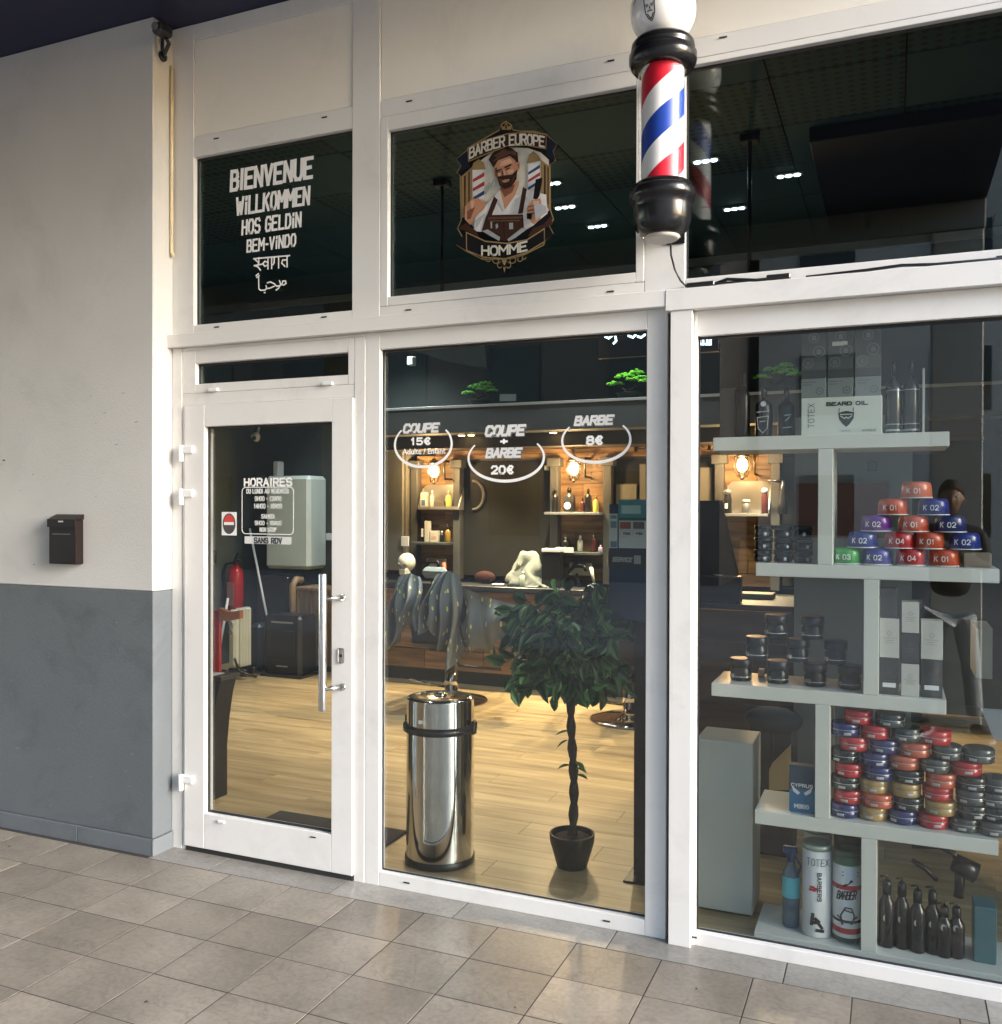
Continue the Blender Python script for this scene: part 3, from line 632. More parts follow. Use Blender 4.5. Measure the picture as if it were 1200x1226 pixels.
banner('BARBER EUROPE', (210, 320), (785, 230), -55, 76, .0068)
banner('HOMME', (305, 1064), (650, 1029), 14, 66, .0078)

# ================================================================== barber pole
P0 = at(793, 283, -.22); px_, py_ = P0.x, -.22
T = thing('barber_pole', 'barber pole with red white and blue stripes, black caps and white globe', 'barber pole', (px_, 0, P0.z))
zt = {k: at(793, k, py_).z for k in (283, 262, 240, 222, 83, 66, 50)}
stripe = bpy.data.materials.new('spiral_stripes'); stripe.use_nodes = True; MATS['spiral_stripes'] = stripe
N, L, p = nodes(stripe); tc = N.new('ShaderNodeTexCoord'); sx = N.new('ShaderNodeSeparateXYZ'); L.new(tc.outputs['Object'], sx.inputs[0])
def MM(op, a, b=None, cl=False):
    k = N.new('ShaderNodeMath'); k.operation = op; k.use_clamp = cl
    for i, v in enumerate((a, b)):
        if v is None: continue
        if isinstance(v, (int, float)): k.inputs[i].default_value = v
        else: L.new(v, k.inputs[i])
    return k.outputs[0]
th_ = MM('DIVIDE', MM('ARCTAN2', sx.outputs[1], sx.outputs[0]), 2 * math.pi)
fr_ = MM('FRACT', MM('ADD', MM('SUBTRACT', MM('DIVIDE', sx.outputs[2], .37), th_), 10.83))
cr = N.new('ShaderNodeValToRGB'); cr.color_ramp.interpolation = 'CONSTANT'; L.new(fr_, cr.inputs[0])
e = cr.color_ramp.elements; e[0].position = 0; e[0].color = (.55, .012, .03, 1); e[1].position = .26; e[1].color = (.78, .78, .78, 1)
q = e.new(.5); q.color = (.012, .05, .32, 1); q = e.new(.76); q.color = (.78, .78, .78, 1)
L.new(cr.outputs[0], p.inputs['Base Color']); p.inputs['Roughness'].default_value = .4
MB().lathe([(.072, zt[222] - .02), (.072, zt[83] + .02)], (px_, py_, 0), 48, cap=False).build('striped_cylinder', stripe, T, origin=(px_, py_, zt[222] - .02))
MB().lathe([(.083, zt[222] - .018), (.083, zt[83] + .018)], (px_, py_, 0), 48, cap=False).build('glass_tube', clear_m, T)
b_, t_ = zt[283], zt[222]
MB().lathe([(.055, b_), (.07, b_ + .002), (.088, b_ + .022), (.097, b_ + .05), (.1, b_ + .09), (.1, b_ + .115), (.108, b_ + .118), (.112, b_ + .13), (.112, b_ + .152), (.106, b_ + .158), (.1, b_ + .162), (.1, t_ - .004), (.09, t_ + .004), (.06, t_ + .004)], (px_, py_, 0), 48).build('lower_cap', blackgloss, T)
MB().lathe([(.052, b_ - .012), (.06, b_ - .004), (.06, b_ - .0005)], (px_, py_, 0), 32).build('lamp_cover', mat('frosted_cover', (.45, .43, .40), .4), T)
b_, t_ = zt[83], zt[50]
MB().lathe([(.06, b_ - .003), (.1, b_ - .003), (.108, b_ + .006), (.115, b_ + .022), (.115, b_ + .045), (.108, b_ + .052), (.104, b_ + .06), (.108, b_ + .066), (.106, t_ - .012), (.098, t_ - .002), (.075, t_ + .004), (.05, t_ + .004)], (px_, py_, 0), 48).build('upper_cap', blackgloss, T)
gc = at(795, 14, py_).z
gl = MB().ball((px_, py_, gc), .112, 24).build('globe', mat('white_globe', (.80, .80, .80), .12, var=.01, coat=.6), T)
# printed bearded face on the globe
def on_globe(u, v, r=.1125):   # u,v metres from the sphere point facing the passage
    a = u / r; b = v / r; d = Vector((math.sin(a) * math.cos(b), -math.cos(a) * math.cos(b), math.sin(b))); return Vector((px_, py_, gc)) + d * r
fc = [[(-.018, .03), (-.02, .052), (-.005, .062), (.012, .060), (.02, .045), (.018, .03)], [(-.018, .03), (-.018, .002), (-.01, -.015), (0, -.024), (.01, -.015), (.018, .002), (.018, .03)], [(-.014, .028), (-.004, .026)], [(.004, .026), (.014, .028)], [(-.013, .022), (-.006, .022)], [(.006, .022), (.013, .022)], [(0, .022), (.002, .012)], [(-.01, .006), (0, .009), (.01, .006)], [(-.012, .0), (-.004, -.012), (0, -.018), (.006, -.01), (.012, 0)], [(-.008, .055), (.01, .05)], [(-.012, .045), (.006, .052)], [(-.075, .055), (-.05, .068), (-.03, .07)], [(.03, .07), (.045, .066)]]
mb = MB(); n0 = 0
for pl in fc:
    for a, b in zip(pl, pl[1:]):
        off = -.022
        A_, B_ = on_globe(a[0] + off, a[1] - .05), on_globe(b[0] + off, b[1] - .05); d = (B_ - A_).normalized(); nn = ((A_ + B_) / 2 - Vector((px_, py_, gc))).normalized(); s_ = d.cross(nn) * .0016
        n0 += 1; mb.prism([A_ - s_, B_ - s_, B_ + s_, A_ + s_], nn * (.0006 + .0001 * (n0 % 4)))
mb.build('globe_print', mat('black_print', (.02, .02, .02), .5), gl, recalc=False)
MB().box(px_ - .02, px_ + .02, py_ + .09, -.001, zt[262] + .0, zt[240] + .01, .003).box(px_ - .035, px_ + .035, -.006, -.0012, zt[262] - .03, zt[240] + .04, .002).build('bracket', blackp, T)
MB().box(px_ - .02, px_ + .02, py_ + .105, -.001, zt[66], zt[66] + .03, .003).build('bracket', blackp, T)
# cable that leaves the pole and runs along the ledge
pts = [at(803, 288, -.16), at(803.5, 305, -.09), at(808, 322, -.04), at(815, 336, -.03), at(822, 343, -.026), at(840, 345, -.026), at(870, 341, -.026), at(905, 338, -.026), at(925, 336, -.026)]
pts = [Vector((p_.x, p_.y, max(p_.z, 2.385))) for p_ in pts]
cb = MB().tube(pts, .0035, 8).build('cable', blackp); tag(cb, 'thin black cable hanging from the barber pole onto the ledge', 'cable')
MB().box(pts[4].x, pts[4].x + .10, -.034, -.002, 2.3795, 2.396, .003).build('power_plug', blackp, cb); MB().box(pts[8].x - .02, pts[8].x + .06, -.034, -.004, 2.3795, 2.398, .003).build('power_plug', blackp, cb)
MB().tube([(pts[4].x + .1, -.02, 2.386), (pts[6].x, -.015, 2.40), (pts[7].x, -.02, 2.386), (pts[8].x, -.02, 2.386)], .006, 8).build('tape_wrap', blackp, cb)
q1 = at(1040, 334, -.02).x; q2 = at(1120, 324, -.02).x
tag(MB().tube([(q1 - .2, -.015, 2.382), (q1, -.02, 2.386), ((q1 + q2) / 2, -.024, 2.39), (q2, -.02, 2.384), (q2 + .5, -.018, 2.382)], .0055, 8).build('cable', blackp), 'black cable lying on the ledge under the right upper window', 'cable')

# ================================================================== mailbox
A, Bq = at(57.5, 622, -.172), at(90, 676, -.172)
mbx = thing('mailbox', 'small black metal mailbox on the grey and white wall', 'mailbox', ((A.x + Bq.x) / 2, WY, Bq.z))
x0, x1, z0, z1_ = A.x, Bq.x, Bq.z, A.z
mm = mat('dark_brown_metal', (.011, .007, .007), .4, var=.1, spec=.25)
MB().box(x0, x1, -.168, WY - .0008, z0, z1_, .003).build('box', mm, mbx)
ld = MB().prism([Vector((x0 - .002, WY - .001, z1_ + .025)), Vector((x0 - .002, -.170, z1_ + .004)), Vector((x0 - .002, -.176, z1_ + .002)), Vector((x0 - .002, -.176, z1_ - .035)), Vector((x0 - .002, -.1695, z1_ - .035)), Vector((x0 - .002, -.1695, z1_ + .001)), Vector((x0 - .002, WY - .001, z1_ + .001))], (x1 - x0 + .004, 0, 0)).build('lid', mm, mbx)
MB().box((x0 + x1) / 2 - .015, (x0 + x1) / 2 + .015, -.1775, -.1765, z1_ - .012, z1_ - .005).build('label_plate', mat('small_label', (.4, .4, .4), .5), ld)
dr = MB().box(x0 + .008, x1 - .008, -.171, -.1685, z0 + .008, z1_ - .048, .001).build('door', mm, mbx)
MB().box(x0 + .03, x1 - .03, -.1735, -.1715, z1_ - .07, z1_ - .066, .0005).build('door_grip', mat('grip_grey', (.12, .12, .12), .3), dr)

# ================================================================== security camera on the pier
k0 = at(196, 68, -.06)
sc_ = thing('security_camera', 'small dark security camera on a bracket high on the white pier', 'camera', (WX, -.06, k0.z))
bz = k0.z
MB().lathe([(.024, 0), (.022, .010), (.010, .014)], (WX, -.065, bz), 20, 'X').build('base', blackp, sc_)
MB().tube([(WX + .01, -.065, bz), (WX + .05, -.1, bz - .008), (WX + .10, -.13, bz + .01)], .009, 10).build('arm', blackp, sc_)
hd = MB().box(WX + .06, WX + .118, -.20, -.12, bz + .032, bz + .08, .010).build('head', mat('camera_black', (.02, .02, .022), .35), sc_)
MB().lathe([(.016, -.209), (.017, -.201)], (WX + .089, 0, bz + .056), 20, 'Y').build('lens', mat('lens_grey', (.14, .14, .14), .15), hd)
MB().tube([(WX + .10, -.13, bz + .01), (WX + .09, -.14, bz + .035)], .008, 8).build('joint', blackp, sc_)
MB().tube([(WX + .004, -.07, 3.8), (WX + .006, -.075, bz + .15), (WX + .02, -.08, bz + .10), (WX + .012, -.072, bz + .02)], .005, 8).build('cable', blackp, sc_)
MB().tube([(WX + .05, -.12, bz + .05), (WX + .03, -.1, bz + .01), (WX + .04, -.1, bz - .004)], .004, 8).build('cable', blackp, sc_)
# ================================================================== INTERIOR: shell
IX0, IX1, IY1, IZ = -6.2, 2.6, 4.55, 3.72
dark_w = mat('charcoal_wall', (.050, .062, .058), .7, var=.08, bump=.1)
green_w = mat('green_grey_wall', (.085, .105, .095), .7, var=.08, bump=.1)
navyw = mat('midnight_wall', (.012, .014, .022), .6)
fl = struct(MB().box(IX0 - .1, IX1, .02, IY1, -.03, -.009).build('floor', mat('floor_gap', (.02, .013, .008), .8)))
struct(MB().box(IX0 - .12, IX0, .0, IY1 + .1, -.03, IZ + .1).build('wall_left', green_w))
bw = struct(MB().box(IX0, IX1, IY1, IY1 + .1, -.03, IZ + .1).build('wall_back', dark_w))
struct(MB().box(IX1, IX1 + .1, .0, IY1 + .1, -.03, IZ + .1).build('wall_right', dark_w))
struct(MB().box(IX0, -3.25, .101, .20, -.03, IZ + .1).build('wall_front_inner', dark_w))
MB().box(IX0, IX1, IY1 - .06, IY1 - .001, 3.64, 3.70).build('cornice', mat('grey_cornice', (.35, .38, .38), .6), bw)
ce = struct(MB().box(IX0 - .1, IX1 + .1, .06, IY1 + .1, IZ, IZ + .1).build('ceiling', mat('ceiling_void', (.01, .011, .011), .8)))
sk = MB().box(IX0 + .001, IX1, IY1 - .015, IY1 - .0015, 0, .07).build('skirting', dark_w, bw)
# perforated and plain ceiling panels
cpl = mat('ceiling_panel', (.020, .068, .11), .7, var=.05, rnd=.06)
cpp = mat('perforated_ceiling_panel', (.02, .068, .11), .7)
N, L, p = nodes(cpp); tc = N.new('ShaderNodeTexCoord'); v = N.new('ShaderNodeTexVoronoi'); v.inputs['Scale'].default_value = 17; v.inputs['Randomness'].default_value = 0
L.new(tc.outputs['Object'], v.inputs['Vector']); m_ = N.new('ShaderNodeMapRange'); m_.inputs[1].default_value = .25; m_.inputs[2].default_value = .3; m_.inputs[3].default_value = .01; m_.inputs[4].default_value = .06; L.new(v.outputs['Distance'], m_.inputs[0]); q_ = N.new('ShaderNodeVectorMath'); q_.operation = 'SCALE'; q_.inputs[0].default_value = (.3, 1.0, 1.5); L.new(m_.outputs[0], q_.inputs['Scale']); L.new(q_.outputs[0], p.inputs['Base Color'])
mesh_c = {}
for i in range(14):
    for j in range(7):
        x = IX0 + .05 + i * .62; y = .12 + j * .62
        kind = cpp if ((i + j) % 3 != 0 and j < 4) else cpl
        if kind not in mesh_c:
            o = MB().box(x, x + .612, y, y + .612, IZ - .016, IZ - .004).build('ceiling_panel', kind, ce); mesh_c[kind] = o.data
        else:
            o = bpy.data.objects.new('ceiling_panel', mesh_c[kind]); COL.objects.link(o); place(o, (x + .306, y + .306, IZ - .016), ce)
# navy raft hung under the ceiling on the right
tag(MB().box(-.44, .75, 2.05, 3.85, IZ - .10, IZ - .017, .004).build('ceiling_raft', mat('navy_raft', (.006, .008, .022), .5)), 'dark navy rectangular raft hanging under the ceiling on the right', 'ceiling raft')
# plank floor
pm = {}
for r_ in range(26):
    y = .10 + r_ * .175; x = IX0 - (r_ * .43 % 1.25)
    while x < IX1:
        xa, xb = max(x, IX0), min(x + 1.25, IX1)
        if xb - xa > .05 and y < IY1 - .02:
            k = round(xb - xa, 2); y2 = min(y + .175, IY1)
            if k not in pm or y2 - y < .174:
                o = MB().box(xa + .0008, xb - .0008, y + .0008, y2 - .0008, -.009, 0, .0006).build('plank', plank_m, fl)
                if y2 - y > .174: pm[k] = o.data
            else:
                o = bpy.data.objects.new('plank', pm[k]); COL.objects.link(o); place(o, ((xa + xb) / 2, y + .0875, -.009), fl)
        x += 1.25
# downlights
led = mat('led_disc', (.8, .8, .8), .4, emit=(.85, .95, 1.0), es=4)
rim = mat('light_rim', (.25, .26, .26), .4)
dl = None
dls = [(-2.07, 2.31), (-2.13, 2.79), (-2.05, 3.30), (-1.06, 2.30), (-.62, 2.75), (-1.04, 3.28), (-3.5, 2.4), (-4.28, 3.68), (-3.88, 3.05), (1.6, 1.6)]  # the leftmost ones are added, hidden behind a mullion to brighten the room
ds = ['nearest of the three over the red haired dummy shelf', '']
for k, (x, y) in enumerate(dls):
    lab = ['ceiling downlight of three leds beside the emblem sticker, nearest the glass', 'ceiling downlight of three leds beside the emblem sticker, middle one', 'ceiling downlight of three leds nearest the barber pole, farthest back', 'ceiling downlight just right of the barber pole, nearest the glass', 'ceiling downlight beside the left edge of the navy raft', 'dim ceiling downlight farthest back right of the barber pole', 'ceiling downlight over the barber chair in front of the beam', 'ceiling downlight over the left workstation near the beam', 'ceiling downlight over the left part of the room by the heater', 'ceiling downlight over the product shelves'][k]
    if dl is None:
        dl = thing('downlight', lab, 'ceiling light', (x, y, IZ - .03), 'downlights in the ceiling')
        MB().box(x - .085, x + .085, y - .035, y + .035, IZ - .028, IZ - .017, .004).build('housing', rim, dl)
        for q in (-1, 0, 1): MB().lathe([(.019, IZ - .0335), (.021, IZ - .029)], (x + q * .05, y, 0), 16).build('led', led, dl)
    else: dup(dl, (x, y, IZ - .03), lab)
    if k not in (5,): lamp('downlight_beam', 'SPOT', (x, y, IZ - .06), {2: 18, 5: 18, 6: 16, 7: 46, 8: 18}.get(k, 4), (.93, .97, 1.0), .05, (0, 0, 0), 100)
# hanging rods
rd = None
for (x, y, lab) in ((-2.70, 2.01, 'thin black hanging rod left of the emblem sticker'), (-.76, 2.03, 'thin black hanging rod right of the barber pole')):
    t = thing('hanging_rod', lab, 'rod', (x, y, IZ - .9), 'black rods hanging from the ceiling')
    MB().tube([(x, y, IZ - 1.05), (x, y, IZ - .017)], .012, 10).build('rod', blackp, t); MB().box(x - .05, x + .05, y - .04, y + .04, IZ - .06, IZ - .0165, .004).build('mount', blackp, t)

# bulkhead beam over the workstations
bulk = mat('grey_bulkhead', (.075, .085, .085), .45, var=.05)
BY = 3.7
bb = struct(MB().box(-4.6, 1.2, BY, 4.50, 2.215, 2.44, .004).build('beam', bulk))
MB().box(-4.6, 1.2, BY - .012, BY - .0005, 2.425, 2.447, .002).build('trim', mat('pale_edge', (.45, .47, .47), .4), bb)
# second stepped soffit behind with warm spots
MB().box(-4.6, 1.2, 3.95, 4.49, 2.10, 2.2145, .003).build('lower_step', mat('dark_step', (.06, .055, .05), .5), bb)
warm = mat('warm_led', (.9, .7, .4), .4, emit=(1, .66, .28), es=4)
wl = None
for k, (x, y, e_) in enumerate(((-3.44, 3.86, 1), (-2.6, 3.86, 1), (-1.75, 3.86, 1), (-.9, 3.86, 1), (-3.35, 3.86, 0))):
    lab = ['round warm spotlight under the bulkhead above the barber chair', 'round warm spotlight under the bulkhead over the middle mirror', 'round warm spotlight under the bulkhead over the second station', 'round warm spotlight under the bulkhead over the right station', 'small angled warm spotlight beside the first bulkhead spot'][k]
    if wl is None:
        wl = thing('spotlight', lab, 'spotlight', (x, y, 2.19), 'warm spots under the bulkhead')
        MB().lathe([(.035, 2.205), (.04, 2.2145)], (x, y, 0), 20).build('ring', rim, wl); MB().lathe([(.026, 2.2), (.027, 2.2045)], (x, y, 0), 16).build('lamp', warm, wl)
    else: dup(wl, (x, y, 2.19), lab)
    if e_: lamp('spot_beam', 'SPOT', (x, y - .02, 2.18), 46, (1, .78, .47), .03, (R(-14), 0, 0), 112)

# dark frame members, wood cladding, mirrors along the back wall
SY = 4.30
post_m = mat('grey_post', (.085, .09, .092), .5, var=.06)
# wood band above the mirrors
wb = thing('wood_band', 'reclaimed wood fascia band under the bulkhead with dark letters', 'wood fascia', (-2.6, SY, 2.02))
xx = -4.10
while xx < .2:
    wd = random.uniform(.5, .9)
    B('board', clad_m, wb, xx, min(xx + wd - .003, .2), SY - .03, SY - .002, 2.02, 2.058, .001); B('board', clad_m, wb, xx + .2, min(xx + wd + .17, .3), SY - .032, SY - .002, 2.0605, 2.0985, .001); xx += wd
MB().box(-4.1, .3, SY, SY + .02, 2.0, 2.10).build('backing', post_m, wb)
A = at(764, 536, SY - .034)
mb = MB(); pl, W = layout('BARBER', .25); strokes(mb, pl, lambda x, y: (A.x + x / W * .55, SY - .0335, A.z - .01 + y * .06), .011); mb.build('lettering', mat('burnt_letters', (.03, .018, .012), .7), wb, recalc=False)
# niches: X ranges of wood backs
NICH = [(-4.10, -3.66), (-2.72, -2.24), (-1.30, -.86)]
names = ['left', 'middle', 'right']
for k, (a, b) in enumerate(NICH):
    t = thing('wall_niche', 'wood clad niche with a glowing lantern, ' + ['left of the big dark mirror', 'right of the big dark mirror, behind the ficus', 'behind the product shelves above the monitor'][k], 'niche', ((a + b) / 2, SY, .95), 'lantern niches along the back wall')
    z = .95; r_ = 0
    while z < 2.01:
        hgt = .105; xx = a
        for s_ in (0, 1):
            cut = a + (b - a) * (.35 + .3 * ((r_ * 7) % 3) / 2)
            xa, xb = (a, cut - .0015) if s_ == 0 else (cut + .0015, b)
            d_ = random.uniform(0, .006)
            B('board', clad_m, t, xa, xb, SY - d_, SY + .03, z, min(z + hgt - .003, 2.018), .001)
        z += hgt; r_ += 1
    MB().box(a, b, SY + .031, SY + .05, .95, 2.018).build('backing', post_m, t)
    for x_ in (a, b):
        MB().box(x_ - .035, x_ + .035, SY - .09, SY + .02, .93, 1.94, .003).build('post', post_m, t)
        MB().box(x_ - .06, x_ + .06, SY - .11, SY + .02, 1.9405, 2.015, .003).build('capital', post_m, t)
# mirrors
mir_m = mat('smoked_mirror', (.035, .036, .034), .25, spec=.6)
for k, (a, b) in enumerate(((-3.62, -2.76), (-2.20, -1.34), (-.82, .1))):
    t = thing('mirror', ['big dark smoked mirror between the two lanterns', 'dark smoked mirror behind the blue brochure stand', 'dark smoked mirror at the far right station'][k], 'mirror', ((a + b) / 2, SY, .95), 'smoked mirrors of the workstations')
    MB().box(a, b, SY - .012, SY + .01, .96, 2.0, .003).build('glass', mir_m, t)
    MB().box(a - .0, b + .0, SY + .0105, SY + .05, .94, 2.015).build('backing', post_m, t)
c = at(567, 593, SY - .02)
tag(MB().tube([(c.x + .10 * math.cos(R(a)), SY - .018, c.z + .13 * math.sin(R(a))) for a in range(-95, 96, 10)], .014, 8).build('ring_light', mat('grey_ring', (.16, .16, .15), .5)), 'grey half ring light on the left side of the big dark mirror', 'ring light')
c = at(655, 560, SY - .02); tag(MB().box(c.x - .022, c.x + .022, SY - .03, SY - .0125, c.z - .022, c.z + .022, .003).build('wall_switch', whitep), 'small white square switch at the right edge of the big mirror', 'switch')
# far left: pale column with a curved arch, dark shelf bay
aw = struct(MB().box(-4.34, -4.15, 4.15, 4.54, 0, 2.1).build('pillar', mat('pale_grey_column', (.15, .15, .135), .6)))
# arch panel
ap = [Vector((-4.75, 4.10, 2.214)), Vector((-4.20, 4.10, 2.214)), Vector((-4.20, 4.10, 1.5))]
ap += [Vector((-4.36 - .42 * math.sin(R(a)), 4.10, 1.62 + .42 * math.cos(R(a)) - .0)) for a in range(-90 + 90, 91, 15)][0:7]
tag(MB().prism([Vector((-4.72, 4.1, 2.214)), Vector((-4.72, 4.1, 1.95)), Vector((-4.60, 4.1, 1.94)), Vector((-4.49, 4.1, 1.88)), Vector((-4.40, 4.1, 1.77)), Vector((-4.35, 4.1, 1.62)), Vector((-4.34, 4.1, 1.0)), Vector((-4.16, 4.1, 1.0)), Vector((-4.16, 4.1, 2.214))], (0, .04, 0)).build('arch_panel', mat('pale_grey_column', (.15, .15, .135), .6)), 'pale grey curved arch panel left of the first lantern niche', 'arch')
sb = thing('shelf_bay', 'dark shelf bay with pale shelf edges left of the arch panel', 'shelves', (-4.62, 4.3, 0))
MB().box(-4.9, -4.36, 4.47, 4.54, 0, 2.0).build('back', dark_w, sb)
for zz in (1.93, 1.66, 1.53, 1.22, .98): MB().box(-4.9, -4.37, 4.16, 4.469, zz, zz + .02).build('shelf', mat('pale_shelf', (.42, .44, .43), .5), sb)
c = at(487, 648, 4.12); tag(MB().box(c.x - .04, c.x + .04, 4.085, 4.098, c.z - .045, c.z + .045, .003).build('notice', whitep), 'small white square notice on the arch panel', 'notice')

# counter and low fronts
cn = thing('counter', 'long dark workstation counter with wooden fronts under the mirrors', 'counter', (-2.8, 4.0, 0))
MB().box(-4.55, .2, 3.88, SY - .095, .865, .905, .004).build('worktop', mat('dark_worktop', (.045, .048, .05), .3), cn)
MB().box(-4.55, .2, 4.12, SY - .096, .0, .864).build('carcass', dark_w, cn)
xx = -4.5
while xx < .1:
    for zz in (.12, .30, .48, .66): B('front_board', clad_m, cn, xx, xx + .58, 4.09, 4.119, zz, zz + .172, .002)
    xx += .585
# boxes and fittings on the wall left: extinguisher, boiler etc.
# ---- bonsai on the beam
leafg = mat('bright_moss_green', (.30, .88, .07), .6, var=.35, scale=25, bump=.5, bscale=40)
dimg = mat('dull_moss_green', (.20, .68, .09), .6, var=.35, scale=25, bump=.5, bscale=40)
def bonsai(x, lean, m, lab, s=1.):
    t = thing('bonsai', lab, 'bonsai', (x, BY + .12, 2.44), 'bonsai trees along the bulkhead')
    y = BY + .12; rr = random.Random(x); z = 2.4475
    MB().lathe([(.05 * s, z), (.075 * s, z + .01), (.095 * s, z + .045), (.1 * s, z + .05), (.085 * s, z + .045), (.08 * s, z + .03)], (x, y, 0), 16).build('pot', mat('bonsai_pot', (.05, .05, .05), .4), t)
    MB().tube([(x, y, z + .03), (x - lean * .03, y, z + .07), (x + lean * .05, y, z + .10), (x + lean * .02, y, z + .13)], [.016, .013, .012, .008], 8).tube([(x - lean * .01, y, z + .06), (x - lean * .10, y, z + .115)], [.009, .005], 6).tube([(x + lean * .03, y, z + .08), (x + lean * .11, y, z + .125)], [.009, .005], 6).build('trunk', mat('bark', (.05, .03, .02), .8), t)
    mb = MB()
    for (px2, pz, w_, h_) in ((-.11, .115, .06, .02), (-.03, .165, .075, .028), (.05, .185, .06, .028), (.02, .14, .06, .02), (.115, .125, .05, .022), (.085, .155, .045, .02)):
        for k in range(34):
            a1 = rr.uniform(0, 6.28); q_ = rr.random() ** .5; cx = x + (px2 * lean + w_ * q_ * math.cos(a1)) * s; cyy = y + w_ * .7 * q_ * math.sin(a1) * s; cz = z + (pz + h_ * (1 - q_ * q_) * rr.uniform(.2, 1.1)) * s
            g_ = bmesh.ops.create_icosphere(mb.bm, subdivisions=1, radius=rr.uniform(.007, .013) * s)
            for v in g_['verts']: v.co = Vector((v.co.x * 1.3, v.co.y * 1.3, v.co.z * .7)) + Vector((cx, cyy, cz))
    mb.build('crown', m, t, recalc=False)
bonsai(-3.25, 1, dimg, 'dull green bonsai on the bulkhead above the first price ring'); bonsai(-1.94, 1, leafg, 'bright green bonsai on the bulkhead at the right edge of the window', 1.1); bonsai(-.80, 1, leafg, 'bright green bonsai seen between the black bottles on the top shelf', 1.05)
c = at(608, 476, BY + .1); tag(MB().box(c.x - .07, c.x + .07, BY + .1, BY + .108, c.z - .03, c.z + .03, .002, rz=.3).build('card', mat('pale_card', (.4, .43, .42), .5)), 'pale slanted card standing on the bulkhead right of the dull bonsai', 'card')
# pale wedge, lit side of a ceiling recess put into its colour; small white box
tag(MB().prism([at(494, 419, 4.4), at(580, 407, 4.4), at(583, 441, 4.4), at(530, 431, 4.4)], (0, .12, 0)).build('duct', mat('pale_duct', (.13, .17, .17), .5)), 'pale grey tapering duct high above the dull bonsai', 'duct')
c = at(492, 432, 4.0); tag(MB().box(c.x - .03, c.x + .03, 3.98, 4.05, c.z - .04, c.z + .04, .006).build('speaker_box', whitep), 'small white speaker box high in the corner left of the pale duct', 'speaker')
# led sign behind the glass
ls = thing('led_sign', 'small blue white led sign partly hidden at the top of the display window', 'led sign', (-.9, .32, 2.2))
A, Bq = at(716, 394, .34), at(856, 418, .34)
MB().box(A.x, Bq.x + .02, .325, .36, Bq.z - .01, A.z + .05, .004).build('body', blackp, ls)
mb = MB(); hh = mat('led_letters', (.6, .8, 1), .4, emit=(.55, .82, 1.0), es=1.0)
def ls_p(x, y): return at(x, y, .324)
strokes(mb, [[(724, 400), (727, 397), (732, 398), (733, 402), (729, 405), (725, 403), (724, 400)], [(737, 403), (738, 408), (735, 411)], [(753, 396), (753, 402), (758, 404), (761, 401), (761, 395)], [(764, 403), (768, 404), (772, 401), (772, 395)], [(764, 397), (768, 397)], [(834, 402), (842, 402), (842, 412), (834, 412), (834, 402)], [(844, 403), (851, 402), (851, 412), (845, 412)], [(838, 404), (838, 410)], [(847, 405), (847, 410)]], ls_p, .008); mb.build('lettering', hh, ls, recalc=False)

# ---- lanterns
cage = mat('lantern_cage', (.03, .022, .015), .4); bulb = mat('glowing_bulb', (1, .8, .5), .4, emit=(1, .62, .25), es=9)
ln = None
for k, (x, z) in enumerate(((-3.83, 1.90), (-2.50, 1.905), (-1.10, 1.915))):
    y = 4.10; lab = ['glowing caged lantern in the left niche above the product tray', 'glowing caged lantern in the niche behind the ficus', 'glowing caged lantern in the niche behind the product shelves'][k]
    if ln is None:
        ln = thing('lantern', lab, 'lantern', (x, y, z), 'caged lanterns in the wood niches')
        MB().lathe([(.05, z + .075), (.056, z + .08), (.035, z + .10), (.018, z + .115), (.012, z + .125)], (x, y, 0), 20).build('hood', cage, ln)
        MB().ball((x, y, z + .01), .042, 10, (1, 1, 1.35)).build('bulb', bulb, ln)
        MB().lathe([(.056, z + .078), (.062, z + .02), (.058, z - .05), (.03, z - .085)], (x, y, 0), 20, cap=False).build('glass', clear_m, ln)
        mb = MB()
        for a in range(0, 360, 60): mb.tube([(x + .058 * math.cos(R(a)), y + .058 * math.sin(R(a)), z + .078), (x + .066 * math.cos(R(a)), y + .066 * math.sin(R(a)), z + .0), (x + .034 * math.cos(R(a)), y + .034 * math.sin(R(a)), z - .09)], .0035, 6)
        mb.build('cage', cage, ln); MB().ball((x, y, z - .095), .016, 6).build('finial', cage, ln)
        MB().tube([(x, y, z + .12), (x, y, z + .21)], .004, 6).build('cord', cage, ln)
        MB().tube([(x + .09, 4.28, z + .10), (x + .09, 4.14, z + .10), (x + .09, 4.12, z + .04), (x + .09, 4.14, z - .06), (x + .09, 4.28, z - .06)], .009, 8).build('bracket', cage, ln)
    else: dup(ln, (x, y, z), lab)
    lamp('lantern_glow', 'POINT', (x - .01, 4.02, z), 6.5, (1, .60, .26), .045)
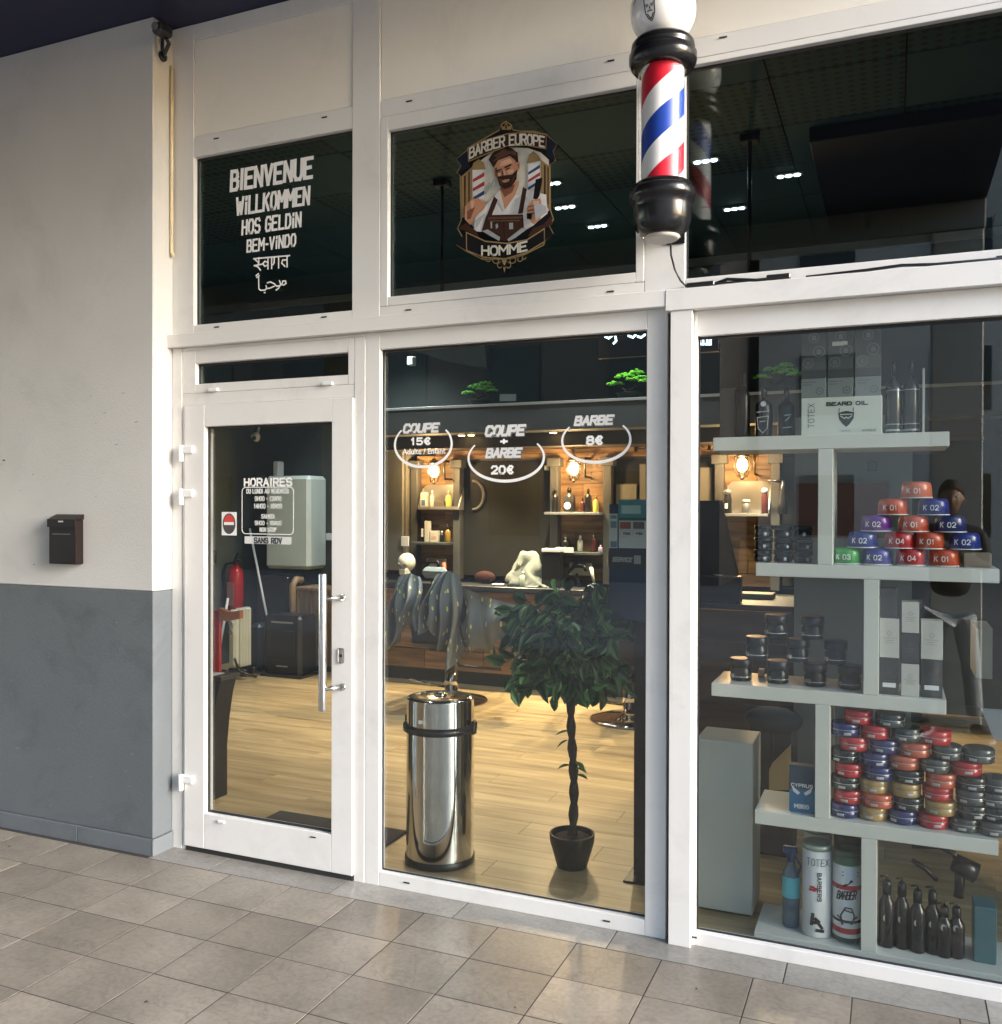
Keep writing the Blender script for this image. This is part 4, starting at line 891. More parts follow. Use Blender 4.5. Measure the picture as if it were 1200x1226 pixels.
# ---- shelves in the niches and their bottles
sh_m = mat('grey_metal_shelf', (.16, .17, .18), .4)
def shelf(x0, x1, z, lab, m=sh_m, y0=4.08, th=.022):
    return tag(MB().box(x0, x1, y0, SY - .008, z - th, z, .002).build('wall_shelf', m), lab, 'shelf')
shelf(-4.06, -3.69, 1.265, 'dark shelf in the left niche under the product tray', dark_w); shelf(-2.76, -2.27, 1.545, 'grey shelf below the lantern in the niche behind the ficus'); shelf(-2.68, -2.27, 1.205, 'lower dark shelf in the niche behind the ficus', dark_w); shelf(-1.27, -.90, 1.54, 'grey shelf with tins in the niche behind the product shelves')
def tray(x0, x1, z0, z1, lab):
    t = thing('product_tray', lab, 'tray', ((x0 + x1) / 2, 4.16, z0)); m = mat('galvanised', (.42, .42, .40), .35, .6); r_ = .05
    pts = [Vector((x, 4.27, z)) for x, z in rrect(x0, x1, z0, z1, .06)[:-1]]
    MB().prism(pts, (0, -.006, 0)).build('back_plate', m, t)
    for x_ in (x0, x1 - .006): MB().prism([Vector((x_, 4.262, z0)), Vector((x_, 4.262, z1 - .03)), Vector((x_, 4.16, z0 + .03)), Vector((x_, 4.16, z0))], (.006, 0, 0)).build('side', m, t)
    MB().box(x0 + .0065, x1 - .0065, 4.16, 4.262, z0, z0 + .006).box(x0 + .0065, x1 - .0065, 4.158, 4.164, z0 + .0065, z0 + .03).build('bottom', m, t)
tray(-4.03, -3.61, 1.56, 1.79, 'galvanised tray with cut corners holding products in the left niche'); tray(-1.24, -.90, 1.5415, 1.80, 'galvanised backing tray behind tins in the right niche')
def bottle(x, y, z, r, h, m, capm, lab, cat='bottle', neck=.35, pump=False, parent=None):
    t = thing('bottle', lab, cat, (x, y, z))
    MB().lathe([(r * .92, z), (r, z + .004), (r, z + h * (.62)), (r * .9, z + h * .68), (r * neck, z + h * .76), (r * neck, z + h * .80)], (x, y, 0), 16).build('body', m, t)
    MB().lathe([(r * neck * 1.15, z + h * .801), (r * neck * 1.15, z + h * .94), (r * neck * .8, z + h)], (x, y, 0), 12).build('cap', capm, t)
    if pump: MB().tube([(x, y, z + h), (x, y, z + h * 1.06), (x - r * .9, y - r * .3, z + h * 1.05)], r * .14, 6).build('pump', capm, t)
    return t
def carton(x, y, z, w, d, h, m, lab, cat='box', rz=0., pm=None):
    t = thing('carton', lab, cat, (x, y, z)); MB().box(x - w / 2, x + w / 2, y - d / 2, y + d / 2, z, z + h, .0015).build('box', m, t)
    if pm: MB().box(x - w * .32, x + w * .32, y - d / 2 - .0006, y - d / 2 - .0001, z + h * .2, z + h * .55).build('print', pm, t)
    if rz: t.rotation_euler = (0, 0, rz)
    return t
yl, bl, amber, wh2 = mat('yellow_pack', (.65, .60, .15), .4), mat('blue_pack', (.07, .16, .30), .4), mat('amber_glass', (.30, .20, .04), .2), mat('off_white_pack', (.62, .62, .58), .4)
carton(-3.98, 4.20, 1.567, .06, .05, .15, wh2, 'white printed pack at the left end of the galvanised tray', pm=bl); bottle(-3.90, 4.2, 1.567, .022, .17, wh2, whitep, 'slim pale bottle second in the galvanised tray'); carton(-3.82, 4.2, 1.567, .1, .05, .07, mat('grey_tin', (.25, .24, .23), .4, .5), 'low grey tin in the middle of the galvanised tray'); bottle(-3.73, 4.2, 1.567, .03, .17, yl, wh2, 'yellow bottle at the right of the galvanised tray')
carton(-3.99, 4.2, 1.2655, .035, .05, .22, blackp, 'tall black carton with white marks on the lower left niche shelf', pm=vinyl_m); carton(-3.945, 4.2, 1.2655, .045, .05, .19, wh2, 'tall white carton on the lower left niche shelf'); carton(-3.87, 4.2, 1.2655, .08, .05, .10, wh2, 'low white box on the lower left niche shelf', pm=mat('peach_print', (.6, .4, .3), .5)); bottle(-3.80, 4.2, 1.2655, .02, .10, blackp, whitep, 'small black bottle with white cap on the lower left niche shelf'); bottle(-3.74, 4.2, 1.2655, .026, .15, amber, blackp, 'amber pump bottle on the lower left niche shelf', pump=True)
for k, (x, r_, h, m, cm, lab) in enumerate(((-2.70, .028, .20, blackp, blackp, 'black bottle with handle at the left of the upper ficus niche shelf'), (-2.57, .05, .21, mat('dark_tin', (.05, .05, .05), .3, .3), blackp, 'large dark jar with a round white label under the second lantern'), (-2.40, .03, .20, blackp, blackp, 'black dropper bottle right of the second lantern'), (-2.45, .018, .12, mat('wine_glass_bottle', (.08, .02, .02), .2), blackp, 'short dark red bottle beside the black dropper bottle'), (-2.33, .025, .14, yl, amber, 'yellow bottle at the right end of the upper ficus niche shelf'))):
    b_ = bottle(x, 4.19, 1.546, r_, h, m, cm, lab)
    if k == 1: MB().prism(disc(Vector((x, 4.138, 1.60)), .03, .03), (0, -.001, 0)).build('label', vinyl_m, b_)
for (x, r_, h, m, cm, lab) in ((-2.60, .035, .13, blackp, chrome_m, 'black and chrome clipper stand on the lower ficus niche shelf'), (-2.47, .024, .14, mat('milky', (.35, .38, .36), .3), whitep, 'milky spray bottle on the lower ficus niche shelf'), (-2.35, .02, .16, mat('wine_glass_bottle', (.08, .02, .02), .2), chrome_m, 'tall dark red bottle on the lower ficus niche shelf'), (-2.29, .02, .06, mat('lilac', (.35, .28, .45), .4), whitep, 'small lilac jar on the lower ficus niche shelf')):
    bottle(x, 4.19, 1.206, r_, h, m, cm, lab)
for (x, r_, h, m, cm, lab) in ((-1.22, .036, .19, blackp, mat('silver', (.5, .5, .5), .3, .8), 'black can with white badge at the left of the right niche shelf'), (-1.07, .033, .11, mat('silver', (.5, .5, .5), .3, .8), mat('bright_lid', (.7, .65, .55), .3), 'silver jar in the middle of the right niche shelf'), (-.93, .025, .20, mat('wine_glass_bottle', (.08, .02, .02), .2), whitep, 'dark bottle with white bands on the right niche shelf')):
    b_ = bottle(x, 4.12, 1.541, r_, h, m, cm, lab, neck=.8)
    if x < -1.2: MB().box(x - .012, x + .012, 4.0825, 4.0835, 1.58, 1.62).build('badge', vinyl_m, b_)
c = at(887, 592, 4.08); hdry = thing('trimmer', 'black barber trimmer with a long nozzle hanging at the right niche', 'trimmer', (-.80, 4.1, 1.55))
MB().lathe([(.035, 1.54), (.033, 1.62), (.018, 1.72), (.014, 1.80)], (-.79, 4.08, 0), 14).build('body', blackp, hdry); MB().tube([(-.79, 4.08, 1.79), (-.90, 4.07, 1.80)], [.014, .006], 8).build('nozzle', blackp, hdry)
# things under the counter line: small stands on the worktop
WT = .906
skull = thing('mannequin_head', 'white skull shaped mannequin head on the counter left of the barber chair', 'mannequin head', (-3.95, 3.95, WT))
c = at(487, 676, 3.95)
MB().ball((c.x, 3.95, c.z + .02), .082, 14, (.95, 1.1, 1.05)).build('cranium', mat('bone_white', (.62, .64, .62), .4), skull)
MB().box(c.x - .045, c.x + .045, 3.87, 3.96, c.z - .10, c.z - .02, .02).build('jaw', mat('bone_white', (.62, .64, .62), .4), skull)
for q in (-1, 1): MB().ball((c.x + q * .03, 3.868, c.z + .005), .017, 6).build('eye_socket', mat('socket', (.15, .16, .16), .6), skull)
MB().lathe([(.035, WT), (.03, c.z - .06)], (c.x, 3.96, 0), 12).build('neck', mat('bone_white', (.62, .64, .62), .4), skull)
tw = MB().grid(lambda u, v: Vector((-3.06 + .36 * u + .03 * math.sin(v * 9), 4.05 - .08 * v + .02 * math.sin(u * 14 + v * 4), .91 + .30 * (1 - v) * math.sin(math.pi * min(1, u * 1.0 + .06)) ** .7 + .012 * math.sin(u * 25))), 20, 8, .01).build('towel', mat('pale_green_towel', (.24, .27, .25), .85, bump=.5), recalc=False)
tag(tw, 'pale green white towel heaped on the counter in front of the big mirror', 'towel')
tb = carton(-2.66, 4.02, WT, .16, .10, .30, blackp, 'black towel box with white lid beside the heaped towel'); MB().box(-2.74, -2.58, 3.965, 4.075, WT + .3005, WT + .33, .004).build('lid', whitep, tb)
for (x, y, m, lab) in ((-3.16, 4.02, whitep, 'round white dish on the dark worktop by the cape'), (-2.83, 3.97, whitep, 'round white dish on the worktop by the ficus leaves')): tag(MB().lathe([(.05, WT), (.06, WT + .012), (.052, WT + .010)], (x, y, 0), 20).build('dish', m), lab, 'dish')
bottle(-2.92, 4.0, WT, .03, .13, mat('pale_bottle', (.55, .65, .5), .3), whitep, 'pale green bottle on the worktop before the towel')
rc = thing('red_cushion', 'dark red cushion standing against the lower left of the big mirror', 'cushion', (-3.3, 4.1, WT)); MB().ball((-3.34, 4.14, WT + .055), .085, 12, (1.2, .5, .68)).build('cushion', mat('dark_red_fabric', (.035, .004, .005), .8), rc)  # added blob imitating a red chair mirrored in the glass
for k, (x, z) in enumerate(((-3.86, .98), (-2.47, .98))):
    t = thing('hair_clipper_stand', ['black and white clipper stand with a red tip in the left niche', 'black and white clipper stand in the niche behind the ficus'][k], 'clipper stand', (x, 4.15, WT))
    MB().box(x - .10, x + .10, 4.20, 4.215, 1.0, 1.11, .004).build('plate', mat('grey_plate', (.45, .47, .46), .5), t)
    MB().tube([(x - .09, 4.14, 1.03), (x - .03, 4.13, 1.09), (x + .06, 4.12, 1.09), (x + .08, 4.1, 1.05)], [.014, .022, .022, .014], 8).build('clipper', blackp, t)
    MB().tube([(x - .02, 4.15, 1.02), (x + .02, 4.12, WT)], .012, 8).build('stem', blackp, t)
    MB().tube([(x + .12, 4.12, 1.08), (x + .15, 4.1, .96)], [.02, .01], 8).build('tip', mat('coral', (.65, .13, .08), .5) if k == 0 else wh2, t)
# price strip cards on shelves
c = at(676, 653, 4.07); B('price_card', whitep, None, c.x - .08, c.x + .08, 4.072, 4.077, 1.2, 1.245, .001); tag(bpy.data.objects['price_card'], 'bright white strip card on the left edge of the ficus niche shelf', 'card')
# framed sheets on the grey panels
for (x0, y0, x1, y1, lab) in ((738, 580, 762, 604, 'framed pale sheet above the blue brochure board'), (766, 556, 773, 620, 'tall pale framed sheet at the right edge of the display window'), (832, 560, 852, 614, 'pale framed sheet beside the right lantern niche')):
    A, Bq = at(x0, y1, 4.26), at(x1, y0, 4.26); t = thing('framed_sheet', lab, 'notice', ((A.x + Bq.x) / 2, 4.26, A.z)); MB().box(A.x, Bq.x, 4.262, 4.2755, A.z, Bq.z).build('sheet', mat('grey_paper', (.24, .24, .21), .6), t); MB().box(A.x - .008, Bq.x + .008, 4.276, 4.286, A.z - .008, Bq.z + .008).build('frame', post_m, t)


# ---- wall items seen through the door
ey, ez_ = 4.26, 1.02
exr = .075; X_ = IX0 + .10
fx = thing('fire_extinguisher', 'red fire extinguisher with black hose hanging on the wall', 'fire extinguisher', (X_, ey, .52)); red = mat('extinguisher_red', (.50, .012, .014), .25)
c = at(282, 700, 4.1); X_, ey = c.x, 4.1
MB().lathe([(.07, .50), (.078, .515), (.078, .90), (.065, .95), (.03, .985), (.022, 1.0)], (X_, ey, 0), 24).build('cylinder', red, fx)
MB().box(X_ - .04, X_ + .045, ey - .0815, ey - .0785, .60, .83, .001).build('label', mat('pink_print', (.6, .25, .22), .5), fx)
MB().tube([(X_, ey, 1.0), (X_, ey, 1.04)], .02, 10).build('valve', blackp, fx)
MB().tube([(X_ - .02, ey, 1.04), (X_ + .10, ey - .05, 1.05)], .01, 8).tube([(X_ - .01, ey, 1.05), (X_ + .08, ey - .05, 1.13)], .009, 8).build('lever', blackp, fx)
MB().tube([(X_, ey, 1.02), (X_ - .09, ey - .03, 1.01), (X_ - .12, ey - .04, .9), (X_ - .09, ey - .03, .75)], .013, 8).build('hose', blackp, fx)
A, Bq = at(322.5, 680, 4.3), at(376, 569.5, 4.3)
bo = thing('water_heater', 'pale boxy wall mounted water heater behind the opening hours', 'water heater', ((A.x + Bq.x) / 2, 4.3, A.z))
MB().box(A.x, Bq.x, 4.22, 4.54, A.z, Bq.z, .035).build('casing', mat('mint_white_enamel', (.74, .84, .79), .3, var=.03), bo)
MB().box(A.x + .04, A.x + .11, 4.3, 4.4, Bq.z + .001, Bq.z + .15, .012).build('air_freshener', whitep); tag(bpy.data.objects['air_freshener'], 'slim white air freshener standing on top of the water heater', 'air freshener')
c = at(307, 523, 4.2); ic = thing('indoor_camera', 'small white dome camera on the dark wall seen through the door', 'camera', (c.x, 4.2, c.z))
MB().ball((c.x, 4.2, c.z), .05, 10, (.8, .8, 1)).build('dome', whitep, ic); MB().tube([(c.x - .03, 4.25, c.z + .02), (c.x - .03, 4.3, c.z + .16)], .012, 8).build('cable', whitep, ic); MB().ball((c.x + .005, 4.165, c.z - .015), .02, 8).build('lens', blackp, ic); MB().ball((c.x - .06, 4.22, c.z + .01), .02, 8).build('sensor', whitep, ic)
c = at(387, 643, 4.4); tag(MB().box(c.x - .035, c.x + .035, 4.5, 4.549, c.z - .035, c.z + .035, .005).build('light_switch', whitep), 'white light switch on the wall right of the water heater', 'switch')
c = at(257, 668, 3.0); kb = thing('wall_lock', 'shiny lock with hanging keys at the left edge of the door pane', 'lock', (c.x, 3.0, c.z))
MB().box(c.x - .03, c.x + .03, 2.97, 3.0, c.z - .05, c.z + .07, .01).build('case', blackp, kb); MB().ball((c.x, 2.95, c.z), .025, 8).build('knob', chrome_m, kb)
MB().tube([(c.x + .02, 2.95, c.z), (c.x + .025, 2.95, c.z - .06)], .007, 6).build('key', chrome_m, kb)
def stick(a, b, lab, m=whitep, brush=None):
    t = thing('broom', lab, 'broom', b); MB().tube([a, b], .012, 10).build('handle', m, t)
    d = (Vector(b) - Vector(a)).normalized(); MB().box(b[0] - .12, b[0] + .12, b[1] - .02, b[1] + .02, .0, .07, .01).build('head', mat('broom_head', (.08, .02, .02), .7), t); return t
a, b = at(299, 633, 4.3), at(331, 800, 3.95); stick(a, (b.x, 3.95, .06), 'white broom leaning behind the black heater')
a, b = at(273, 716, 3.6), at(259, 802, 3.5); stick(a, (b.x, 3.5, .07), 'thin white and red broom leaning beside the red board')
# oil radiator
rx = at(294, 800, 3.6).x; rd_ = thing('radiator', 'cream oil radiator standing on the wood floor by the red board', 'radiator', (rx, 3.6, 0)); rm = mat('cream_enamel', (.62, .65, .56), .35)
z0_, z1_ = .10, at(294, 727, 3.6).z
for k in range(4): B('fin', rm, rd_, rx - .045, rx + .035, 3.50 + k * .04, 3.50 + k * .04 + .030, z0_, z1_, .014)
MB().box(rx - .055, rx + .025, 3.42, 3.493, z0_ + .02, z1_ - .01, .02).build('control_box', rm, rd_)
for k, zz in enumerate((.52, .44)): MB().lathe([(.022, 3.405), (.025, 3.419)], (rx - .015, 0, zz), 14, 'Y').build('knob', mat('grey_knob', (.4, .42, .38), .4), rd_)
for yy in (3.47, 3.60): MB().box(rx - .10, rx + .10, yy, yy + .05, .03, .095, .01).build('foot', blackp, rd_)
MB().tube([(rx + .04, 3.4, .2), (rx + .12, 3.36, .1), (rx + .26, 3.42, .05), (rx + .2, 3.5, .03)], .012, 8).build('cord', blackp, rd_)
# red board with orange lip and paper on a dark desk at the left
DKY = .60; dkm = mat('dark_olive_laminate', (.012, .012, .010), .7)
ztd = at(283, 817, DKY).z
dk = thing('small_desk', 'dark side desk with a curved end just inside the door', 'desk', (-3.6, DKY, 0))
ed_ = [Vector((at(px2, py2, DKY + .13).x, DKY, at(px2, py2, DKY).z)) for px2, py2 in ((283, 817), (279, 835), (275, 865), (272, 900), (272, 935))]
MB().prism([Vector((-4.3, DKY, 0)), Vector((at(272, 960, DKY + .13).x, DKY, 0))] + [Vector((q.x, DKY, q.z)) for q in ed_[::-1]] + [Vector((-4.3, DKY, ztd))], (0, .13, 0)).build('curved_body', dkm, dk)
MB().box(-4.32, ed_[0].x + .012, DKY - .01, DKY + .15, ztd + .0005, ztd + .022, .004).build('top', mat('grey_top', (.03, .032, .032), .4), dk)
rb = thing('red_display_board', 'red upright display board with orange shelf lip on the dark desk', 'display board', (-3.6, .7, ztd))
A, Bq = at(253, 812, .7), at(263, 731, .7)
MB().box(A.x - .2, Bq.x, .70, .72, ztd + .0225, Bq.z, .004).build('board', mat('signal_red', (.48, .02, .02), .35), rb)
MB().prism([at(262, 728, .69), at(274, 733, .69), at(287, 731, .69), at(287, 741, .69), at(272, 744, .69), at(262, 742, .69)], (0, .03, 0)).build('lip', mat('orange_lip', (.45, .14, .03), .4), rb)
tag(MB().box(A.x - .05, A.x + .10, .61, .69, ztd + .0225, ztd + .025).build('paper', whitep), 'loose white paper on the dark side desk before the red board', 'paper')
# black gas heater
A, Bq = at(317, 807, 3.75), at(362, 738, 3.75)
ht = thing('heater', 'black portable heater standing on the oak floor', 'heater', ((A.x + Bq.x) / 2, 3.75, 0))
MB().box(A.x, Bq.x, 3.72, 4.0, .02, Bq.z, .03).build('body', blackp, ht); MB().box(A.x + .05, Bq.x - .06, 3.705, 3.7195, .16, Bq.z - .13, .01).build('grille', mat('dark_grille', (.006, .006, .006), .5), ht)
MB().box(A.x + .1, Bq.x - .08, 3.712, 3.7195, Bq.z - .07, Bq.z - .055).build('logo_strip', mat('grey_print', (.4, .4, .4), .4), ht); MB().box(A.x + .17, Bq.x - .13, 3.698, 3.704, .1, .112).build('grip', mat('grey_print', (.4, .4, .4), .4), ht)
MB().box(A.x - .02, Bq.x + .02, 3.7, 4.0, 0, .019, .004).build('foot', blackp, ht)
A, Bq = at(315, 800, 4.3), at(352, 690, 4.3); tag(MB().box(A.x, Bq.x, 4.2, 4.5, 0, Bq.z, .01).build('cabinet', blackp), 'plain black low cabinet behind the portable heater', 'cabinet')
c = at(309, 776, 3.95); tag(MB().box(c.x - .07, c.x + .06, 3.9, 4.1, 0, .45, .03).build('waste_box', mat('dark_blue_plastic', (.02, .035, .05), .4)), 'dark blue plastic bin between the radiator and the heater', 'bin')
# slatted wood bar cabinet
x0, x1 = at(349, 700, 4.1).x, at(349, 700, 4.1).x + .95; zt2 = at(350, 700, 4.1).z
bc = thing('slatted_cabinet', 'light wooden slatted reception cabinet with rounded posts', 'cabinet', ((x0 + x1) / 2, 4.1, 0))
k = 0; xx = x0 + .06
while xx < x1 - .05: B('slat', cab_m, bc, xx, xx + .088, 4.10 - .006 * (k % 2), 4.13, .06, zt2 - .05, .003); xx += .091; k += 1
MB().box(x0 + .06, x1, 4.131, 4.45, .0, zt2 - .06).build('carcass', dark_w, bc)
for x_ in (x0, x0 + .62): MB().tube([(x_ + .03, 4.08, .03), (x_ + .03, 4.08, zt2), (x_ + .04, 4.12, zt2 + .05), (x_ + .05, 4.2, zt2 + .04)], .034, 12).build('post', cab_m, bc)
MB().box(x0 + .05, x1, 4.09, 4.45, zt2 - .049, zt2 - .02, .004).build('top', cab_m, bc)

# ---- door mat and rug inside
c = atz(345, 985, .0); tag(MB().box(-2.92, -2.17, .36, .60, .0005, .012, .004).build('doormat', mat('dark_mat', (.03, .03, .032), .95, bump=1., bscale=300)), 'dark rough doormat just inside the glazed door', 'doormat')

# ---- steel waste bin
bx, by, br = -1.872, .36, .155
bn = thing('waste_bin', 'tall polished steel waste bin standing behind the display window', 'waste bin', (bx, by, 0)); ht_ = at(525, 832, .36).z
MB().lathe([(br * .99, .002), (br + .002, .006), (br + .002, .03), (br * .985, .034)], (bx, by, 0), 48).build('base_ring', blackp, bn)
MB().lathe([(br * .98, .035), (br * .98, ht_ - .155)], (bx, by, 0), 64, cap=False).build('drum', chrome_m, bn)
MB().lathe([(br * .98, ht_ - .155), (br + .012, ht_ - .150), (br + .012, ht_ - .125), (br * .98, ht_ - .12)], (bx, by, 0), 64).build('black_band', blackp, bn)
for q in (-1, 1): MB().box(bx + q * (br + .012) - .008, bx + q * (br + .012) + .008, by - .015, by + .015, ht_ - .16, ht_ - .10, .004).build('lug', blackp, bn)
MB().lathe([(br * .97, ht_ - .1195), (br * .97, ht_ - .014)], (bx, by, 0), 64, cap=False).build('collar', chrome_m, bn)
MB().lathe([(br * .975, ht_ - .0138), (br * .95, ht_ - .007), (br * .8, ht_ - .003), (.02, ht_)], (bx, by, 0), 64).build('lid', chrome_m, bn)
MB().lathe([(.03, ht_ + .001), (.032, ht_ + .006), (.01, ht_ + .012)], (bx, by, 0), 16).build('push_button', chrome_m, bn)
MB().box(bx - .03, bx - .01, by - br * .97 - .001, by - br * .955, ht_ - .10, ht_ - .085).build('badge', whitep, bn)

# ---- ficus tree
fx_, fy_ = -1.30, .52
fc_ = thing('ficus_tree', 'dark green artificial ficus tree in a small black pot', 'ficus tree', (fx_, fy_, 0))
MB().lathe([(.06, .0), (.066, .004), (.098, .115), (.1, .145), (.1, .15), (.092, .15), (.09, .13), (.02, .128)], (fx_, fy_, 0), 32).build('pot', mat('black_pot', (.015, .015, .015), .4), fc_)
MB().lathe([(.088, .1295), (.06, .137), (.01, .14)], (fx_, fy_, 0), 20).build('soil', mat('soil', (.03, .022, .015), .95, bump=1.), fc_)
bark = mat('ficus_bark', (.035, .026, .02), .8, var=.3, bump=1., bscale=60)
mb = MB()
for ph in (0, math.pi):
    mb.tube([(fx_ + .009 * math.cos(ph + z * 28) + .008 * math.sin(z * 7), fy_ + .009 * math.sin(ph + z * 28), .13 + z * .85) for z in [i / 26 for i in range(27)]], [.015 - .004 * i / 26 for i in range(27)], 8)
mb.build('trunk', bark, fc_)
rr = random.Random(3); leafm = mat('ficus_leaf', (.045, .11, .032), .38, var=.35, scale=9); leafm2 = mat('ficus_leaf_light', (.12, .25, .08), .38, var=.3, scale=9)
def leaf(mb, p, d, l, w, up):
    d = d.normalized(); s_ = d.cross(up).normalized(); n_ = s_.cross(d).normalized()
    pr = [(0, 0), (.25, .8), (.5, 1), (.78, .62), (1, 0)]; A_, B_, M_ = [], [], []
    for u, k in pr:
        c = p + d * (u * l) - n_ * (u * u * l * .22)
        M_.append(mb.bm.verts.new(c)); A_.append(mb.bm.verts.new(c + s_ * k * w / 2 + n_ * k * w * .18)); B_.append(mb.bm.verts.new(c - s_ * k * w / 2 + n_ * k * w * .18))
    for i in range(4):
        for q in (A_, B_):
            try: f = mb.bm.faces.new((M_[i], M_[i + 1], q[i + 1], q[i])); f.smooth = True
            except ValueError: pass
brm = MB(); l1, l2 = MB(), MB(); cc = Vector((fx_ - .02, fy_, .985)); leaves = 0
for k in range(78):
    a = rr.uniform(0, 2 * math.pi); el = rr.uniform(-.95, 1.3); tip = cc + Vector((math.cos(a) * math.cos(el) * .33, math.sin(a) * math.cos(el) * .28, math.sin(el) * .30 - .0)) * rr.uniform(.55, 1.18)
    base = Vector((fx_, fy_, rr.uniform(.84, .99))); mid = (base + tip) / 2 + Vector((0, 0, .05)); brm.tube([base, mid, tip], [.005, .0035, .002], 5)
    for q in range(9):
        u = rr.uniform(.35, 1.05); pnt = (base * (1 - u) ** 2 + mid * 2 * u * (1 - u) + tip * u * u) if u <= 1 else tip
        out_ = Vector((pnt.x - fx_, pnt.y - fy_, 0)); d = out_.normalized() * rr.uniform(.3, 1) + Vector((rr.uniform(-.6, .6), rr.uniform(-.6, .6), rr.uniform(-1.1, .45)))
        leaf(l2 if rr.random() < .3 else l1, pnt, d, rr.uniform(.065, .12), rr.uniform(.042, .066), Vector((rr.uniform(-1, 1), rr.uniform(-1.4, .6), rr.uniform(-.2, .8))))
for (x, z, sx_) in ((.03, .47, 1), (.03, .44, 1), (.035, .41, 1), (-.02, .60, -1), (-.03, .56, -1), (0, .45, -.4)):
    leaf(l2 if sx_ > 0 else l1, Vector((fx_ + x * .5, fy_ - .01, z)), Vector((sx_, -.3, rr.uniform(-.5, .2))), .065, .036, Vector((0, 0, 1)))
for k in range(46):
    a = rr.uniform(0, 6.28); r1 = rr.uniform(.04, .30); p1 = Vector((fx_ - .02 + r1 * math.cos(a), fy_ + r1 * .8 * math.sin(a), rr.uniform(.74, .86) + .10 * (1 - r1 / .3) * rr.random()))
    leaf(l2 if rr.random() < .3 else l1, p1, Vector((rr.uniform(-.5, .5), rr.uniform(-.4, .3), -1)), rr.uniform(.07, .11), rr.uniform(.036, .055), Vector((rr.uniform(-.6, .6), -1, rr.uniform(-.3, .3))))
brm.build('branches', bark, fc_)
o = l1.build('crown', leafm, fc_, recalc=False); o = l2.build('crown', leafm2, fc_, recalc=False)

# ---- brochure display stand
ds_ = thing('brochure_stand', 'tall blue brochure stand with card payment posters inside the window', 'display stand', (-1.0, .5, 0))
sy_ = .5
def card(x0, y0, x1, y1, m, k=1):
    A, Bq = at(x0, y1, sy_), at(x1, y0, sy_); return MB().box(A.x, Bq.x, sy_ - .004 * k - .003, sy_ - .004 * k, A.z, Bq.z).build('poster', m, ds_)
A = at(729, 742, sy_); Bq = at(790, 598, sy_); MB().box(A.x, Bq.x, sy_, sy_ + .03, A.z, Bq.z - .02, .003).build('board', mat('deep_blue_board', (.012, .028, .07), .4), ds_)
MB().box(at(759, 900, sy_).x, Bq.x, sy_ + .001, sy_ + .03, .01, A.z - .001, .003).build('post', mat('dark_post', (.02, .014, .012), .5), ds_); MB().box(at(759, 900, sy_).x - .03, Bq.x + .05, sy_ - .06, sy_ + .12, 0, .009, .003).build('foot', blackp, ds_)
wp = mat('white_poster', (.46, .52, .54), .4)
card(741, 598, 790, 623, mat('teal_poster', (.06, .20, .25), .4)); card(730, 615, 740, 656, wp); card(741.5, 623.5, 790, 656, wp)
card(745, 605, 768, 615, mat('pale_teal', (.30, .48, .50), .4), 2); card(742, 620, 790, 623, mat('dark_green_strip', (.02, .09, .07), .4), 2)
card(743, 625, 756, 633, mat('rust_photo', (.22, .07, .05), .5), 2); card(759, 625, 772, 633, mat('slate_photo', (.12, .09, .10), .5), 2)
for (x0, y0, x1, y1) in ((732, 617, 739, 621), (732, 624, 739, 632), (732, 648, 739, 655)): card(x0, y0, x1, y1, mat('grey_blue_photo', (.12, .2, .25), .5), 2)
for (x0, x1) in ((745, 756), (760, 771)): card(x0, 636, x1, 641, wh2, 2); text_on(ds_, 'VISA', x0 + 1, x1 - 1, 640.5, 637, sy_ - .0145, mat('card_blue', (.03, .06, .2), .5), .22)
card(729, 661, 790, 679, mat('graphite_poster', (.025, .03, .04), .4)); text_on(ds_, 'SERVICE', 733, 757, 673, 667, sy_ - .008, mat('grey_letters', (.3, .32, .33), .5), .25, .15); card(760, 665, 768, 675, mat('grey_letters', (.3, .32, .33), .5), 2)

# ---- barber chairs with capes
cape_m = bpy.data.materials.new('cape_cloth'); cape_m.use_nodes = True; MATS['cape_cloth'] = cape_m
N, L, p = nodes(cape_m); tc = N.new('ShaderNodeTexCoord'); mp = N.new('ShaderNodeMapping'); mp.inputs['Rotation'].default_value = (0, .6, 0); mp.inputs['Scale'].default_value = (26, 26, 9)
v = N.new('ShaderNodeTexVoronoi'); v.inputs['Scale'].default_value = 1; v.inputs['Randomness'].default_value = 1; L.new(tc.outputs['Object'], mp.inputs[0]); L.new(mp.outputs[0], v.inputs['Vector'])
m1 = N.new('ShaderNodeMath'); m1.operation = 'LESS_THAN'; m1.inputs[1].default_value = .21; L.new(v.outputs['Distance'], m1.inputs[0])
mx = N.new('ShaderNodeMix'); mx.data_type = 'RGBA'; mx.inputs[6].default_value = (.17, .195, .20, 1); mx.inputs[7].default_value = (.75, .72, .22, 1); L.new(m1.outputs[0], mx.inputs[0])
L.new(mx.outputs[2], p.inputs['Base Color']); p.inputs['Roughness'].default_value = .24
leather = mat('black_leather', (.012, .012, .013), .35, bump=.3)
